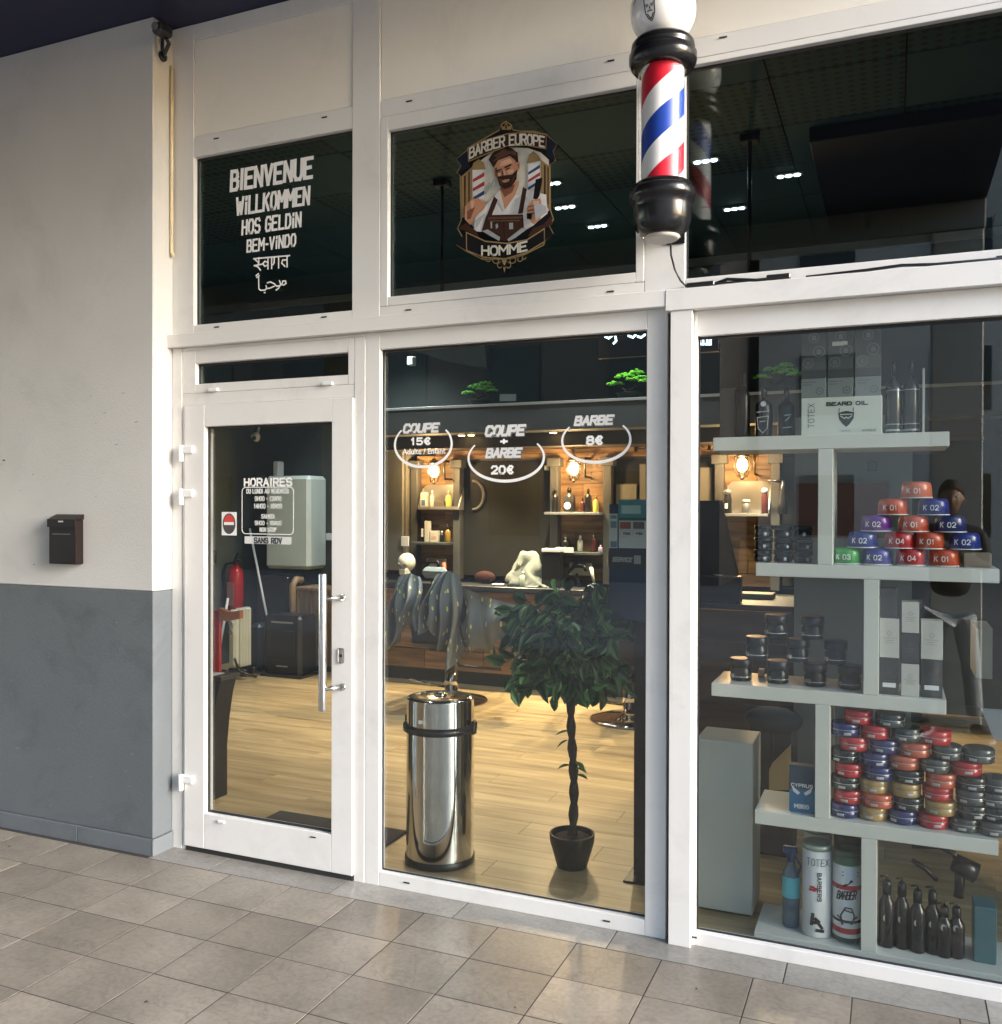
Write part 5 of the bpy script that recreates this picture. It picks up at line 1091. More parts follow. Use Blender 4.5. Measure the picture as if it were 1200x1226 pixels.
def make_chair(x, y, lab, clab, rz=0.):
    t = thing('barber_chair', lab, 'barber chair', (0, 0, 0), 'barber chairs at the stations')
    MB().lathe([(.30, 0), (.305, .008), (.29, .02), (.2, .035), (.07, .05), (.06, .06)], (0, 0, 0), 48).build('base', chrome_m, t)
    MB().lathe([(.055, .06), (.055, .25), (.035, .255), (.035, .42)], (0, 0, 0), 24).build('column', chrome_m, t)
    MB().tube([(.0, .04, .10), (-.18, -.16, .16), (-.26, -.22, .20)], .010, 8).build('pump_lever', chrome_m, t)
    MB().box(-.14, .14, -.14, .14, .42, .45, .01).build('seat_plate', blackp, t)
    MB().box(-.27, .27, -.22, .30, .451, .56, .035).build('seat', leather, t)
    bk = MB(); bk.prism([Vector((-.22, -.24, .50)), Vector((.22, -.24, .50)), Vector((.27, -.26, .80)), Vector((.20, -.28, .98)), Vector((-.20, -.28, .98)), Vector((-.27, -.26, .80))], (0, .09, .0)); bk.build('backrest', leather, t)
    for q in (-1, 1):
        MB().box(q * .30 - .035, q * .30 + .035, -.2, .24, .70, .745, .012).build('armrest', leather, t)
        MB().tube([(q * .30, -.16, .70), (q * .29, -.12, .5)], .014, 8).tube([(q * .30, .18, .70), (q * .28, .14, .5)], .014, 8).build('arm_support', chrome_m, t)
    MB().box(-.11, .11, -.30, -.22, 1.02, 1.11, .03).build('headrest', mat('grey_headrest', (.30, .36, .37), .4), t)
    MB().box(-.03, .03, -.27, -.25, .97, 1.02).build('headrest_bar', chrome_m, t)
    MB().tube([(-.2, .3, .5), (-.2, .48, .2), (.2, .48, .2), (.2, .3, .5)], .015, 8).build('footrest', blackp, t)
    return t
def cape(name, lab, x, y, z, L_, R_, drop, ang, seed):
    """cloth gathered at a ridge, falling in pleats"""
    rr = random.Random(seed); ph = rr.uniform(0, 6)
    def fn(u, v):
        w_ = (L_ + (R_ - L_) * u); sp = .5 + .5 * v ** .6
        xx = w_ * sp; fold = .085 * math.sin(u * 24 + ph) * v + .03 * math.sin(u * 43 + ph * 2) * v + .03 * math.sin(u * 9 + v * 5 + ph) * v
        zz = -drop * v * (.80 + .20 * math.sin(u * 5.2 + ph) + .06 * math.sin(u * 17)) + .03 * (1 - v) * math.sin(u * math.pi)
        return Vector((x + xx + .02 * math.sin(v * 7 + u * 6), y - .05 - .10 * math.sin(min(1, v * 1.6) * math.pi / 2) + fold, z + zz))
    return tag(MB().grid(fn, 46, 18).build(name, cape_m, None, recalc=False), lab, 'barber cape', 'patterned capes hung on the chairs')
c1x, c1y = -3.32, 3.42
ch1 = make_chair(0, 0, 'black barber chair behind the steel bin with capes over its back', '')
ch1.location = (c1x, c1y, 0); ch1.rotation_euler = (0, 0, R(-4))
ch2 = dup(ch1, (-1.80, 3.35, 0), 'second black barber chair, half hidden by the ficus and brochure stand', rz=R(8))
cape('barber_cape', 'patterned grey cape hanging off the left of the first chair back', -3.50, 3.16, 1.03, -.27, .13, .60, 0, 1)
cape('barber_cape', 'patterned grey cape hanging off the right of the first chair back', -3.17, 3.13, 1.06, -.22, .16, .66, 0, 5)
def seatcape(u, v):
    xx = -3.14 + .56 * u; return Vector((xx + .05 * v, 3.14 + .045 * math.sin(u * 19 + 1) * (.2 + v) + .03 * math.sin(v * 6 + u * 3), .98 - .15 * u - .02 * math.sin(u * math.pi) - v * (.42 + .07 * math.sin(u * 8) + .05 * math.sin(u * 19)) ))
tag(MB().grid(seatcape, 40, 16).build('barber_cape', cape_m, None, recalc=False), 'patterned grey cape spread over the right armrest of the first chair', 'barber cape', 'patterned capes hung on the chairs')
cape('barber_cape', 'pale patterned cape over the back of the second chair, left side', -1.97, 3.1, 1.02, -.14, .08, .30, 0, 9)
cape('barber_cape', 'pale patterned cape over the back of the second chair, right side', -1.58, 3.12, 1.00, -.05, .10, .32, 0, 12)

# ---- reception desk with monitor, white plinth
DY = 1.75
A = at(757, 722, DY); Bq = at(960, 722, DY)
de = thing('reception_desk', 'dark wooden reception desk with black monitor behind the white plinth', 'reception desk', (-.6, DY, 0))
zt3 = at(860, 722, DY).z; dx0, dx1 = at(792, 800, DY).x, at(955, 800, DY).x
z = 0.02
while z < zt3 - .05: B('board', desk_m, de, dx0, dx1, DY, DY + .03, z, min(z + .165, zt3 - .031), .002); z += .168
MB().box(dx0 - .02, dx1 + .02, DY - .03, DY + .55, zt3 - .03, zt3, .004).build('top', mat('dark_desktop', (.03, .025, .022), .35), de)
MB().box(dx0, dx0 + .03, DY + .031, DY + .5, 0, zt3 - .031).box(dx1 - .03, dx1, DY + .031, DY + .5, 0, zt3 - .031).build('side_panel', desk_m, de)
A = at(834, 655, DY + .12); mo = thing('monitor', 'black monitor seen from behind on the reception desk', 'monitor', (A.x, DY + .1, zt3))
pts = [at(815, 600, DY + .12), at(864, 599, DY + .12), at(884, 690, DY + .12), at(815, 684, DY + .12)]
MB().prism(pts, (0, .03, 0)).build('screen', blackp, mo); MB().box(A.x - .09, A.x + .09, DY + .15, DY + .22, zt3 + .001, zt3 + .2, .01).build('stand', blackp, mo); MB().box(A.x - .14, A.x + .13, DY + .05, DY + .25, zt3 + .001, zt3 + .012, .003).build('foot', blackp, mo)
MB().box(at(820, 700, DY).x, at(886, 700, DY).x, DY + .02, DY + .10, zt3 + .0015, at(850, 690, DY).z, .004).build('till', blackp); tag(bpy.data.objects['till'], 'black till box on the desk below the monitor', 'till')
pb = at(905, 706, DY + .5); tag(MB().box(pb.x - .12, pb.x + .12, DY + .3, DY + .45, zt3 + .001, zt3 + .03, .003).build('tray', mat('pale_wood_tray', (.45, .35, .2), .5)), 'pale wooden tray on the reception desk behind the black jars', 'tray')
A, Bq = at(832.5, 1100, .30), at(902, 891, .30)
MB_ = MB().box(A.x, Bq.x, .30, .52, 0.012, Bq.z, .003).build('plinth', mat('chalk_white_plinth', (.55, .57, .52), .5, var=.06, scale=2)); tag(MB_, 'chalk white plinth just behind the glass right of the post', 'plinth')
# bag and leaning frame behind the shelf
bg_ = thing('bag', 'black bag hanging behind the lower shelves', 'bag', (-.3, .9, .4)); c = at(925, 850, .95)
MB().ball((c.x, .98, c.z - .05), .13, 12, (1, .5, .45)).build('body', mat('grey_black_fabric', (.06, .06, .06), .7), bg_)
MB().tube([(c.x - .10, .95, c.z - .02), (c.x - .06, .95, c.z - .2), (c.x - .04, .95, c.z - .5)], .006, 6).tube([(c.x, .95, c.z - .1), (c.x, .95, c.z - .55)], .006, 6).build('strap', blackp, bg_)
A = at(921, 945, .7); Bq = at(944, 905, .7); lb = MB().prism([at(921, 946, .7), at(944, 946, .7), at(944, 899, .7), at(921, 922, .7)], (0, .12, 0)).build('crate', mat('plywood', (.45, .33, .16), .6)); tag(lb, 'small slanted plywood crate left of the blue carton', 'crate')
fb = MB().box(at(895, 870, 1.0).x, at(950, 870, 1.0).x, 1.0, 1.2, 0, at(920, 865, 1.0).z, .01).build('cupboard', mat('dark_cupboard', (.035, .035, .033), .5)); tag(fb, 'dark low cupboard behind the shelf unit', 'cupboard')
# ================================================================== product shelves behind the right display window
U0, U1 = .09, .36
su = thing('product_shelves', 'white staggered product shelving unit standing behind the right display window', 'shelving unit', (-.15, .22, 0)); shm = mat('white_melamine', (.60, .61, .57), .35, var=.03)
def Zs(x, y): return at(x, y, U0).z
BD = []
for (xa, xb, y0, y1, xr) in ((854, 1137, 524, 540, 854), (905, 1197, 674, 689.5, 905), (852, 1133.5, 817.5, 833, 852), (904, 1196, 970, 986, 904), (903, 1290, 1116, 1127, 903)):
    z1b, z0b = Zs(xr, y0), Zs(xr, y1); xa_, xb_ = at(xa, y0, U0).x, at(xb, y0, U0).x; BD.append((z1b, z0b))
    B('shelf_board', shm, su, xa_, xb_, U0, U1, z0b, z1b, .0015)
UPR = []
for (xa, xb, a, b) in ((979, 997, 0, 1), (1034.5, 1053, 1, 2), (977, 995, 2, 3), (1033, 1052, 3, 4)):
    xa_, xb_ = at(xa, 700, U0).x, at(xb, 700, U0).x
    B('upright', shm, su, xa_, xb_, U0 + .001, U1 - .001, BD[b][0] + .0005, BD[a][1] - .0005, .0015)
z1t, z2t, z3t, z4t, z5t = [b[0] + .0005 for b in BD]
MB().box(at(903, 1120, U0).x, at(1290, 1120, U0).x, U0 + .02, U1, .0, BD[4][1] - .0005).build('base', shm, su)
def X(px, Y=.2): return at(px, 700, Y).x
def lathe_thing(name, lab, cat, x, y, z, prof, m, group=None):
    t = thing(name, lab, cat, (x, y, z), group); MB().lathe([(r, z + h) for r, h in prof], (x, y, 0), 28).build('body', m, t); return t
def wrap_text(t, text, x, y, z0, h, r, m, th, slope=0., adv=.25, ang=-15, wscale=1.):
    pl, W = layout(text, adv); mb = MB(); wd = W * h * wscale
    def fn(u, v):
        s_ = (u / W - .5) * wd / r + R(ang); rr_ = r - slope * v * h + .0009
        return Vector((x + rr_ * math.sin(s_), y - rr_ * math.cos(s_), z0 + v * h))
    # subdivide long strokes so that they follow the curve
    q = []
    for p_ in pl:
        n_ = [p_[0]]
        for a, b in zip(p_, p_[1:]):
            k = max(1, int(abs(a[0] - b[0]) * 3))
            for i in range(1, k + 1): n_.append((a[0] + (b[0] - a[0]) * i / k, a[1] + (b[1] - a[1]) * i / k))
        q.append(n_)
    strokes(mb, q, fn, th, Vector((math.sin(R(ang)), -math.cos(R(ang)), 0)), .0005); mb.build('lettering', m, t, recalc=False)
# --- tubs in a pyramid
cols = {'green': (.03, .28, .05), 'violet blue': (.05, .045, .25), 'crimson': (.40, .015, .02), 'orange red': (.48, .07, .025), 'blue': (.02, .035, .22), 'purple': (.12, .03, .24), 'dark blue': (.012, .02, .12), 'coral': (.60, .15, .08)}
pr = {}
rows = [[(1014, 'green', '03'), (1050.6, 'violet blue', '02'), (1090.9, 'crimson', '04'), (1130.3, 'orange red', '01')], [(1033, 'blue', '02'), (1077, 'crimson', '04'), (1113, 'orange red', '01'), (1155, 'blue', '02')],
        [(1049, 'purple', '02'), (1093.7, 'orange red', '01'), (1137.7, 'dark blue', '02')], [(1069, 'orange red', '01'), (1117.5, 'blue', '02')], [(1097, 'coral', '01')]]
lvl = ['bottom row', 'second row', 'third row', 'fourth row', 'top']
posn = ['first', 'second', 'third', 'fourth']
for j, row in enumerate(rows):
    for i, (px, cn_, num) in enumerate(row):
        x, y, z = X(px, .19), .19, z2t + j * .0585; m = mat('tub_' + cn_.replace(' ', '_'), cols[cn_], .28, var=.05, coat=.3)
        lab = f'{cn_} wax tub K {num}, ' + (f'{posn[i]} from left in {lvl[j]} of the tub pyramid' if j < 4 else 'alone at the very top of the tub pyramid')
        t = thing('wax_tub', lab, 'tub', (x, y, z), 'coloured wax tubs stacked in a pyramid')
        MB().lathe([(.047, z + .0035), (.0515, z + .005), (.0475, z + .045), (.044, z + .054), (.036, z + .0575)], (x, y, 0), 32).build('body', m, t)
        MB().lathe([(.050, z + .0003), (.0525, z + .0008), (.0525, z + .0032), (.048, z + .0036)], (x, y, 0), 32).build('rim', whitep, t)
        wrap_text(t, 'K ' + num, x, y, z + .018, .016, .0505, vinyl_m, .0026, .09, .3, -12)
tag(MB().box(X(1153, .2), X(1186, .2), .16, .26, z2t, z2t + .048, .002).build('carton', mat('brown_carton', (.20, .16, .12), .6)), 'brown grey carton at the right end of the tub pyramid', 'box')
# --- black jars 3 x 3
jm, jl = mat('black_jar', (.008, .008, .009), .3, spec=.35), mat('black_lid', (.009, .009, .010), .38, spec=.35)
stk = mat('silver_foil', (.72, .74, .74), .25, .6)
proto = {}
def jar(x, y, z, r, h, lab, group, foil=0., key='a'):
    k = (round(r, 4), round(h, 4), key)
    if k not in proto:
        t = thing('pomade_jar', lab, 'jar', (x, y, z), group); proto[k] = t
        MB().lathe([(r * .84, z + .0004), (r * .93, z + .004), (r * .94, z + h * .48), (r * .84, z + h * .56), (r * .84, z + h * .60)], (x, y, 0), 28).build('glass', jm, t)
        MB().lathe([(r * .98, z + h * .61), (r, z + h * .63), (r, z + h * .97), (r * .95, z + h - .0006)], (x, y, 0), 28).build('lid', jl, t)
        if foil: MB().grid(lambda u, v: Vector((x + (r * .94 + .0006) * math.sin(foil + (u - .5) * .3), y - (r * .94 + .0006) * math.cos(foil + (u - .5) * .3), z + h * (.12 + .3 * v))), 6, 2, .0004).build('label', stk, t)
        else: MB().lathe([(r + .0008, z + h * .20), (r + .0008, z + h * .225)], (x, y, 0), 28, cap=False).build('label_line', stk, t)
        return t
    return dup(proto[k], (x, y, z), lab, group, rz=random.uniform(-.25, .25))
for j in range(3):
    for i, px in enumerate((914, 937.5, 962)):
        jar(X(px, .18) + random.uniform(-.002, .002), .18 + random.uniform(-.004, .004), z2t + j * .0455, .0345, .045, f'black lidded jar in the {["bottom", "middle", "top"][j]} layer, {["left", "middle", "right"][i]} column, of the block beside the pyramid', 'black jars stacked in a block', .35, 'b%d' % ((i + j) % 2))
# --- shelf 3 jars
lv = [(888, 0), (932, 0), (976.5, 0), (1018, 0), (907, 1), (956, 1), (1001, 1), (930, 2), (973, 2)]
for px, j in lv:
    nm = {0: 'bottom', 1: 'middle', 2: 'top'}[j]; idx = [q[0] for q in lv if q[1] == j].index(px)
    t = jar(X(px, .19), .19, z3t + j * .0845, .0415, .084, f'glossy black pomade jar in the {nm} row of the loose jar pyramid, {posn[idx]} from left', 'black jars in a loose pyramid on the third shelf', 0, 'p')
    if j == 0: wrap_text(t, 'P3', X(px, .19), .19, z3t + .014, .012, .0425, stk, .0022, 0, .3, -40)
tag(MB().box(X(909, .3), X(916, .3), .28, .32, z3t, z3t + .028, .001).build('price_tag', mat('peach_tag', (.65, .38, .26), .5)), 'small peach price tag between the first two black jars', 'tag')
tag(MB().box(X(893, .3), X(913, .3), .31, .33, z3t + .118, z3t + .126, .002).build('comb', mat('pale_comb', (.6, .58, .42), .5)), 'short pale comb lying on the jars at the left of the third shelf', 'comb')
# --- cartons
cw, cb_ = mat('cream_carton', (.50, .50, .46), .5, var=.03), mat('charcoal_carton', (.045, .045, .043), .45)
pt = mat('pale_print', (.30, .30, .28), .5)
def CT(x0, x1, y0, y1, m, lab, zb, Y=.12, d=.07, pm=None, emb=None):
    A, Bq = at(x0, y1, Y), at(x1, y0, Y); h = Bq.z - A.z; t = thing('carton', lab, 'carton', ((A.x + Bq.x) / 2, Y, zb)); MB().box(A.x + .0006, Bq.x - .0006, Y, Y + d, zb, zb + h - .0006, .001).build('box', m, t)
    xm = (A.x + Bq.x) / 2; w_ = (Bq.x - A.x)
    if emb:
        mb = MB(); strokes(mb, [[(xm - .008, zb + h * .62), (xm, zb + h * .55), (xm + .008, zb + h * .62), (xm, zb + h * .68), (xm - .008, zb + h * .62)], [(xm - w_ * .3, zb + h * .50), (xm + w_ * .3, zb + h * .50)], [(xm - w_ * .2, zb + h * .44), (xm + w_ * .2, zb + h * .44)], [(xm - w_ * .25, zb + h * .38), (xm + w_ * .25, zb + h * .38)]], lambda a, b: (a, Y, b), .0016); mb.build('print', emb, t, recalc=False)
    if pm: MB().box(xm - w_ * .33, xm + w_ * .33, Y - .0007, Y - .0001, zb + h * .2, zb + h * .32).build('sticker', pm, t)
    return t, zb + h
colA = [(1053, 1077, 793, 835.5, cb_, 'charcoal carton with white sticker, bottom of the left carton column', whitep), (1053, 1077, 747, 793, cw, 'cream carton in the middle of the left carton column', None), (1053.5, 1074, 712, 747, mat('slate_carton', (.05, .052, .055), .45), 'plain slate carton on top of the left carton column', None)]
colB = [(1079, 1101, 802, 839, cw, 'cream carton at the bottom of the middle carton column', None), (1079, 1101, 766, 802, cb_, 'charcoal carton in the middle of the middle carton column', None), (1079.5, 1101, 730, 766, cw, 'cream carton on top of the middle carton column', None)]
colC = [(1102.5, 1129, 797, 841, cb_, 'charcoal carton with white sticker, bottom of the right carton column', whitep), (1102.5, 1129.5, 752, 797, cw, 'cream carton on top of the right carton column', None)]
for cl in (colA, colB, colC):
    z = z3t
    for (x0, x1, y0, y1, m, lab, pm2) in cl: t, z = CT(x0, x1, y0, y1, m, lab, z, emb=(pt if m == cw else mat('dim_print', (.11, .11, .11), .5)) if 'slate' not in lab else None, pm=pm2)
# --- tins on the fourth shelf
tc_ = {'navy': (.025, .03, .12), 'red': (.42, .025, .03), 'black': (.018, .02, .02), 'gold': (.38, .25, .09), 'orange': (.46, .10, .05), 'grey': (.06, .065, .065)}
TN = [[(130, 'navy'), (155, 'red'), (138, 'black'), (160, 'red'), (132, 'black'), (192, 'red'), (132, 'navy'), (220, 'red')], [(325, 'gold'), (360, 'orange'), (332, 'gold'), (362, 'navy'), (338, 'navy'), (402, 'navy'), (338, 'red'), (440, 'grey')],
      [(530, 'navy'), (570, 'black'), (550, 'gold'), (570, 'black'), (540, 'orange'), (612, 'orange'), (552, 'grey')], [(740, 'red'), (788, 'gold'), (768, 'red'), (790, 'orange'), (748, 'grey'), (828, 'grey'), (752, 'red')], [(955, 'grey'), (1008, 'black'), (998, 'grey'), (1002, 'black'), (962, 'red'), (1048, 'grey')], [(1150, 'grey'), (1165, 'black'), (1148, 'grey'), (1170, 'grey')]]
for i, c_ in enumerate(TN):
    for j, (zx, cn_) in enumerate(c_):
        x = X(990 + zx / 5.714, .17); y = .17 + random.uniform(-.006, .006); z = z4t + j * .0478; m = mat('tin_' + cn_, tc_[cn_], .25, var=.04, coat=.4)
        lab = f'{cn_} hair wax tin, level {["one", "two", "three", "four", "five", "six", "seven", "eight"][j]} from the shelf in tin column {["one", "two", "three", "four", "five", "six"][i]} from the left'
        key = ('tin', cn_)
        if key not in proto:
            t = thing('wax_tin', lab, 'tin', (x, y, z), 'stacked hair wax tins'); proto[key] = t
            MB().lathe([(.044, z + .0003), (.0485, z + .003), (.0485, z + .022), (.047, z + .0235)], (x, y, 0), 32).build('base', m, t)
            MB().lathe([(.0482, z + .0255), (.0492, z + .027), (.0492, z + .044), (.045, z + .0474)], (x, y, 0), 32).build('lid', m, t)
            MB().lathe([(.0488, z + .0237), (.0494, z + .0242), (.0494, z + .0252), (.0485, z + .0254)], (x, y, 0), 32).build('band', stk, t)
            MB().grid(lambda u, v: Vector((x + .0489 * math.sin(-.25 + (u - .5) * .5), y - .0489 * math.cos(-.25 + (u - .5) * .5), z + .008 + .009 * v)), 6, 1, .0003).build('label', mat('tin_print', (.42, .42, .42), .4), t)
        else: dup(proto[key], (x, y, z), lab, rz=random.uniform(-.5, .6))
# --- blue carton with wings
A, Bq = at(945, 979, .13), at(976, 927, .13)
t = thing('carton', 'blue and navy razor carton standing left of the tins', 'carton', ((A.x + Bq.x) / 2, .13, z4t)); h = Bq.z - A.z
MB().box(A.x, Bq.x, .13, .17, z4t, z4t + h * .5, .001).build('lower', mat('carton_blue', (.02, .17, .33), .35), t); MB().box(A.x, Bq.x, .13, .17, z4t + h * .501, z4t + h, .001).build('upper', mat('carton_navy', (.022, .06, .10), .35), t)
xm = (A.x + Bq.x) / 2; mb = MB()
for q in (-1, 1): mb.prism([Vector((xm + q * .006, .1296, z4t + h * .42)), Vector((xm + q * .036, .1296, z4t + h * .56)), Vector((xm + q * .030, .1296, z4t + h * .44)), Vector((xm + q * .014, .1296, z4t + h * .37))], (0, -.0003, 0))
mb.build('wings', vinyl_m, t)
text_on(t, 'CYPRUS', 947.5, 973.5, 943, 938.5, .1298, vinyl_m, .2, name='lettering'); text_on(t, 'M380', 951, 969, 968.5, 963, .1298, vinyl_m, .24)
mb = MB(); strokes(mb, [[(xm - .02, z4t + h * .13), (xm + .02, z4t + h * .13)]], lambda a, b: (a, .13, b), .002); mb.build('print', vinyl_m, t, recalc=False)
# --- bottom shelf: spray bottle, cans
x = X(949, .2); zb = z5t
t = thing('spray_bottle', 'blue spray bottle with turquoise label on the bottom shelf', 'spray bottle', (x, .2, zb)); bm_ = mat('translucent_blue', (.06, .12, .17), .12, coat=.5)
MB().lathe([(.028, zb), (.031, zb + .006), (.031, zb + .17), (.028, zb + .20), (.014, zb + .225), (.014, zb + .24)], (x, .2, 0), 24).build('body', bm_, t)
MB().lathe([(.0318, zb + .11), (.0318, zb + .185)], (x, .2, 0), 24, cap=False).build('label', mat('turquoise_label', (.10, .50, .58), .4), t)
MB().lathe([(.016, zb + .24), (.017, zb + .265), (.012, zb + .27)], (x, .2, 0), 16).box(x - .03, x + .022, .188, .212, zb + .265, zb + .292, .005).build('spray_head', mat('deep_blue_plastic', (.03, .06, .16), .3), t)
MB().tube([(x + .015, .19, zb + .26), (x + .035, .185, zb + .23), (x + .03, .185, zb + .2)], .004, 8).build('trigger', mat('deep_blue_plastic', (.03, .06, .16), .3), t)
def can(px, y, h, m, lab, capm, r=.049):
    x = X(px, y); t = thing('paper_can', lab, 'can', (x, y, zb)); MB().lathe([(r * .98, zb + .001), (r, zb + .004), (r, zb + h)], (x, y, 0), 40).build('body', m, t)
    MB().lathe([(r * 1.02, zb + h + .0005), (r * 1.02, zb + h + .014), (r * .96, zb + h + .02), (r * .5, zb + h + .016), (r * .42, zb + h + .010), (.003, zb + h + .010)], (x, y, 0), 40).build('lid', capm, t); return t, x
wc = mat('white_can_print', (.66, .68, .68), .3); pg = mat('pale_green_metal', (.30, .38, .33), .3, .4); gd = mat('dark_green_lid', (.02, .05, .03), .3, coat=.4)
H1 = at(980, 1022, .17).z - at(980, 1131, .17).z - .02
t, x = can(980, .175, H1, wc, 'white paper can printed TOT standing on the bottom shelf', pg, .0505)
wrap_text(t, 'TOTEX', x, .175, zb + H1 - .05, .024, .051, mat('slate_letters', (.10, .11, .12), .5), .0022, 0, .25, 8, .8)
blk = mat('can_black', (.015, .015, .015), .4); rdp = mat('can_red', (.42, .03, .04), .4)
def on_can(x, y, r, pl, m, th, t, ang, name='print'):
    mb = MB(); strokes(mb, pl, lambda u, v: Vector((x + (r + .0009) * math.sin(u / r + ang), y - (r + .0009) * math.cos(u / r + ang), v)), th, Vector((math.sin(ang), -math.cos(ang), 0)), .0005); mb.build(name, m, t, recalc=False)
# vertical word, red figure and small portrait on the white can
pl, W = layout('BARBERS', .3); on_can(x, .175, .0505, [[(b_ * .013, zb + .235 - (a_ / W) * .10) for a_, b_ in s_] for s_ in pl], blk, .0028, t, R(6), 'lettering')
for k, (u, v, w_) in enumerate(((-.012, .182, .010), (-.012, .172, .016), (.0, .178, .008))): on_can(x, .175, .0505, [[(u - w_ / 2, zb + v), (u + w_ / 2, zb + v)]], rdp, .009, t, R(0))
on_can(x, .175, .0505, [[(-.014, zb + .05), (-.010, zb + .085)], [(-.012, zb + .055), (.008, zb + .058), (.02, zb + .04)], [(.004, zb + .03), (.024, zb + .028)], [(.0, zb + .07), (.01, zb + .062)]], blk, .012, t, R(0))
H2 = at(1016, 1030, .17).z - at(1016, 1139, .17).z - .02
t, x = can(1016.5, .17, H2, wc, 'white barber can with red and green bands beside the shelf upright', gd, .0495); r = .0495
def ring(z0, z1, m, name='band'): MB().lathe([(r + .0007, zb + z0), (r + .0007, zb + z1)], (x, .17, 0), 40, cap=False).build(name, m, t)
ring(.004, .022, gd); ring(.036, .056, rdp); ring(H2 - .115, H2 - .098, rdp); ring(H2 - .03, H2, mat('green_metal', (.05, .12, .07), .3, .3)); ring(.075, .085, blk)
on_can(x, .17, r, [[(-.03, zb + .195), (-.005, zb + .205), (.02, zb + .225)]], blk, .008, t, R(-4)); on_can(x, .17, r, [[(-.01, zb + H2 - .052), (.045, zb + H2 - .052)], [(-.01, zb + H2 - .064), (.045, zb + H2 - .064)]], gd, .004, t, R(-4))
pl, W = layout('BARBER', .15); on_can(x, .17, r, [[(-.03 + a_ / W * .065 + b_ * .006, zb + .155 + b_ * .028 + a_ / W * .008) for a_, b_ in s_] for s_ in pl], blk, .0042, t, R(-6), 'lettering')
on_can(x, .17, r, [[(-.012, zb + .07), (-.016, zb + .10), (.0, zb + .13), (.02, zb + .128), (.03, zb + .1), (.022, zb + .075), (-.012, zb + .07)], [(-.0, zb + .12), (.02, zb + .115)], [(-.028, zb + .095), (-.012, zb + .085)], [(.028, zb + .09), (.04, zb + .098)]], blk, .005, t, R(-4))
t, x = can(981, .29, H1 + .022, wc, 'second white can standing behind the TOT can', pg, .049); t, x = can(1017, .29, H2 + .03, mat('dark_green_can', (.02, .045, .03), .3), 'dark green can behind the red banded barber can', gd, .049)
# --- black bottles at the right
bot = mat('black_bottle', (.010, .010, .011), .25)
for k, (px, yy, hh_) in enumerate(((1064, .17, .27), (1082, .18, .265), (1101, .17, .25), (1119, .18, .25), (1133, .17, .20), (1148, .18, .20))):
    xk = X(px, yy); b_ = bottle(xk, yy, zb, .026, hh_ * .86, bot, blackp, pump=True, neck=.5, lab=f'slim black bottle, number {["one", "two", "three", "four", "five", "six"][k]} from the upright, at the right of the bottom shelf'); wrap_text(b_, 'MARMARA'[:5], xk, yy, zb + .02, .010, .0235, pt, .002, 0, .2, -10, 0.6)
    MB().prism(disc(Vector((xk - .003, yy - .0245, zb + .105)), .009, .012, 16), (0, -.0004, 0)).build('badge', pt, b_)
A, Bq = at(1166, 1165, .16), at(1194, 1103, .16); tag(MB().box(A.x, Bq.x, .16, .26, zb, zb + .19, .003).build('tub', mat('teal_grey_box', (.05, .13, .15), .4)), 'teal grey container at the right end of the bottom shelf', 'container')
hd = thing('hair_dryer', 'black hair dryer hanging over the black bottles on the bottom shelf', 'hair dryer', (X(1140, .25), .25, zb + .28))
A = at(1150, 1040, .25); MB().tube([(A.x - .02, .25, A.z + .02), (A.x + .05, .25, A.z - .01)], [.032, .036], 14).tube([(A.x, .25, A.z), (A.x - .005, .25, A.z - .1)], .017, 10).build('body', blackp, hd)
MB().tube([at(1092, 1012, .25), at(1125, 1013, .25), at(1142, 1022, .25), at(1150, 1036, .25)], .011, 10).tube([at(1092, 1030, .25), at(1108, 1040, .25), at(1122, 1054, .25)], .009, 10).build('cord', blackp, hd)
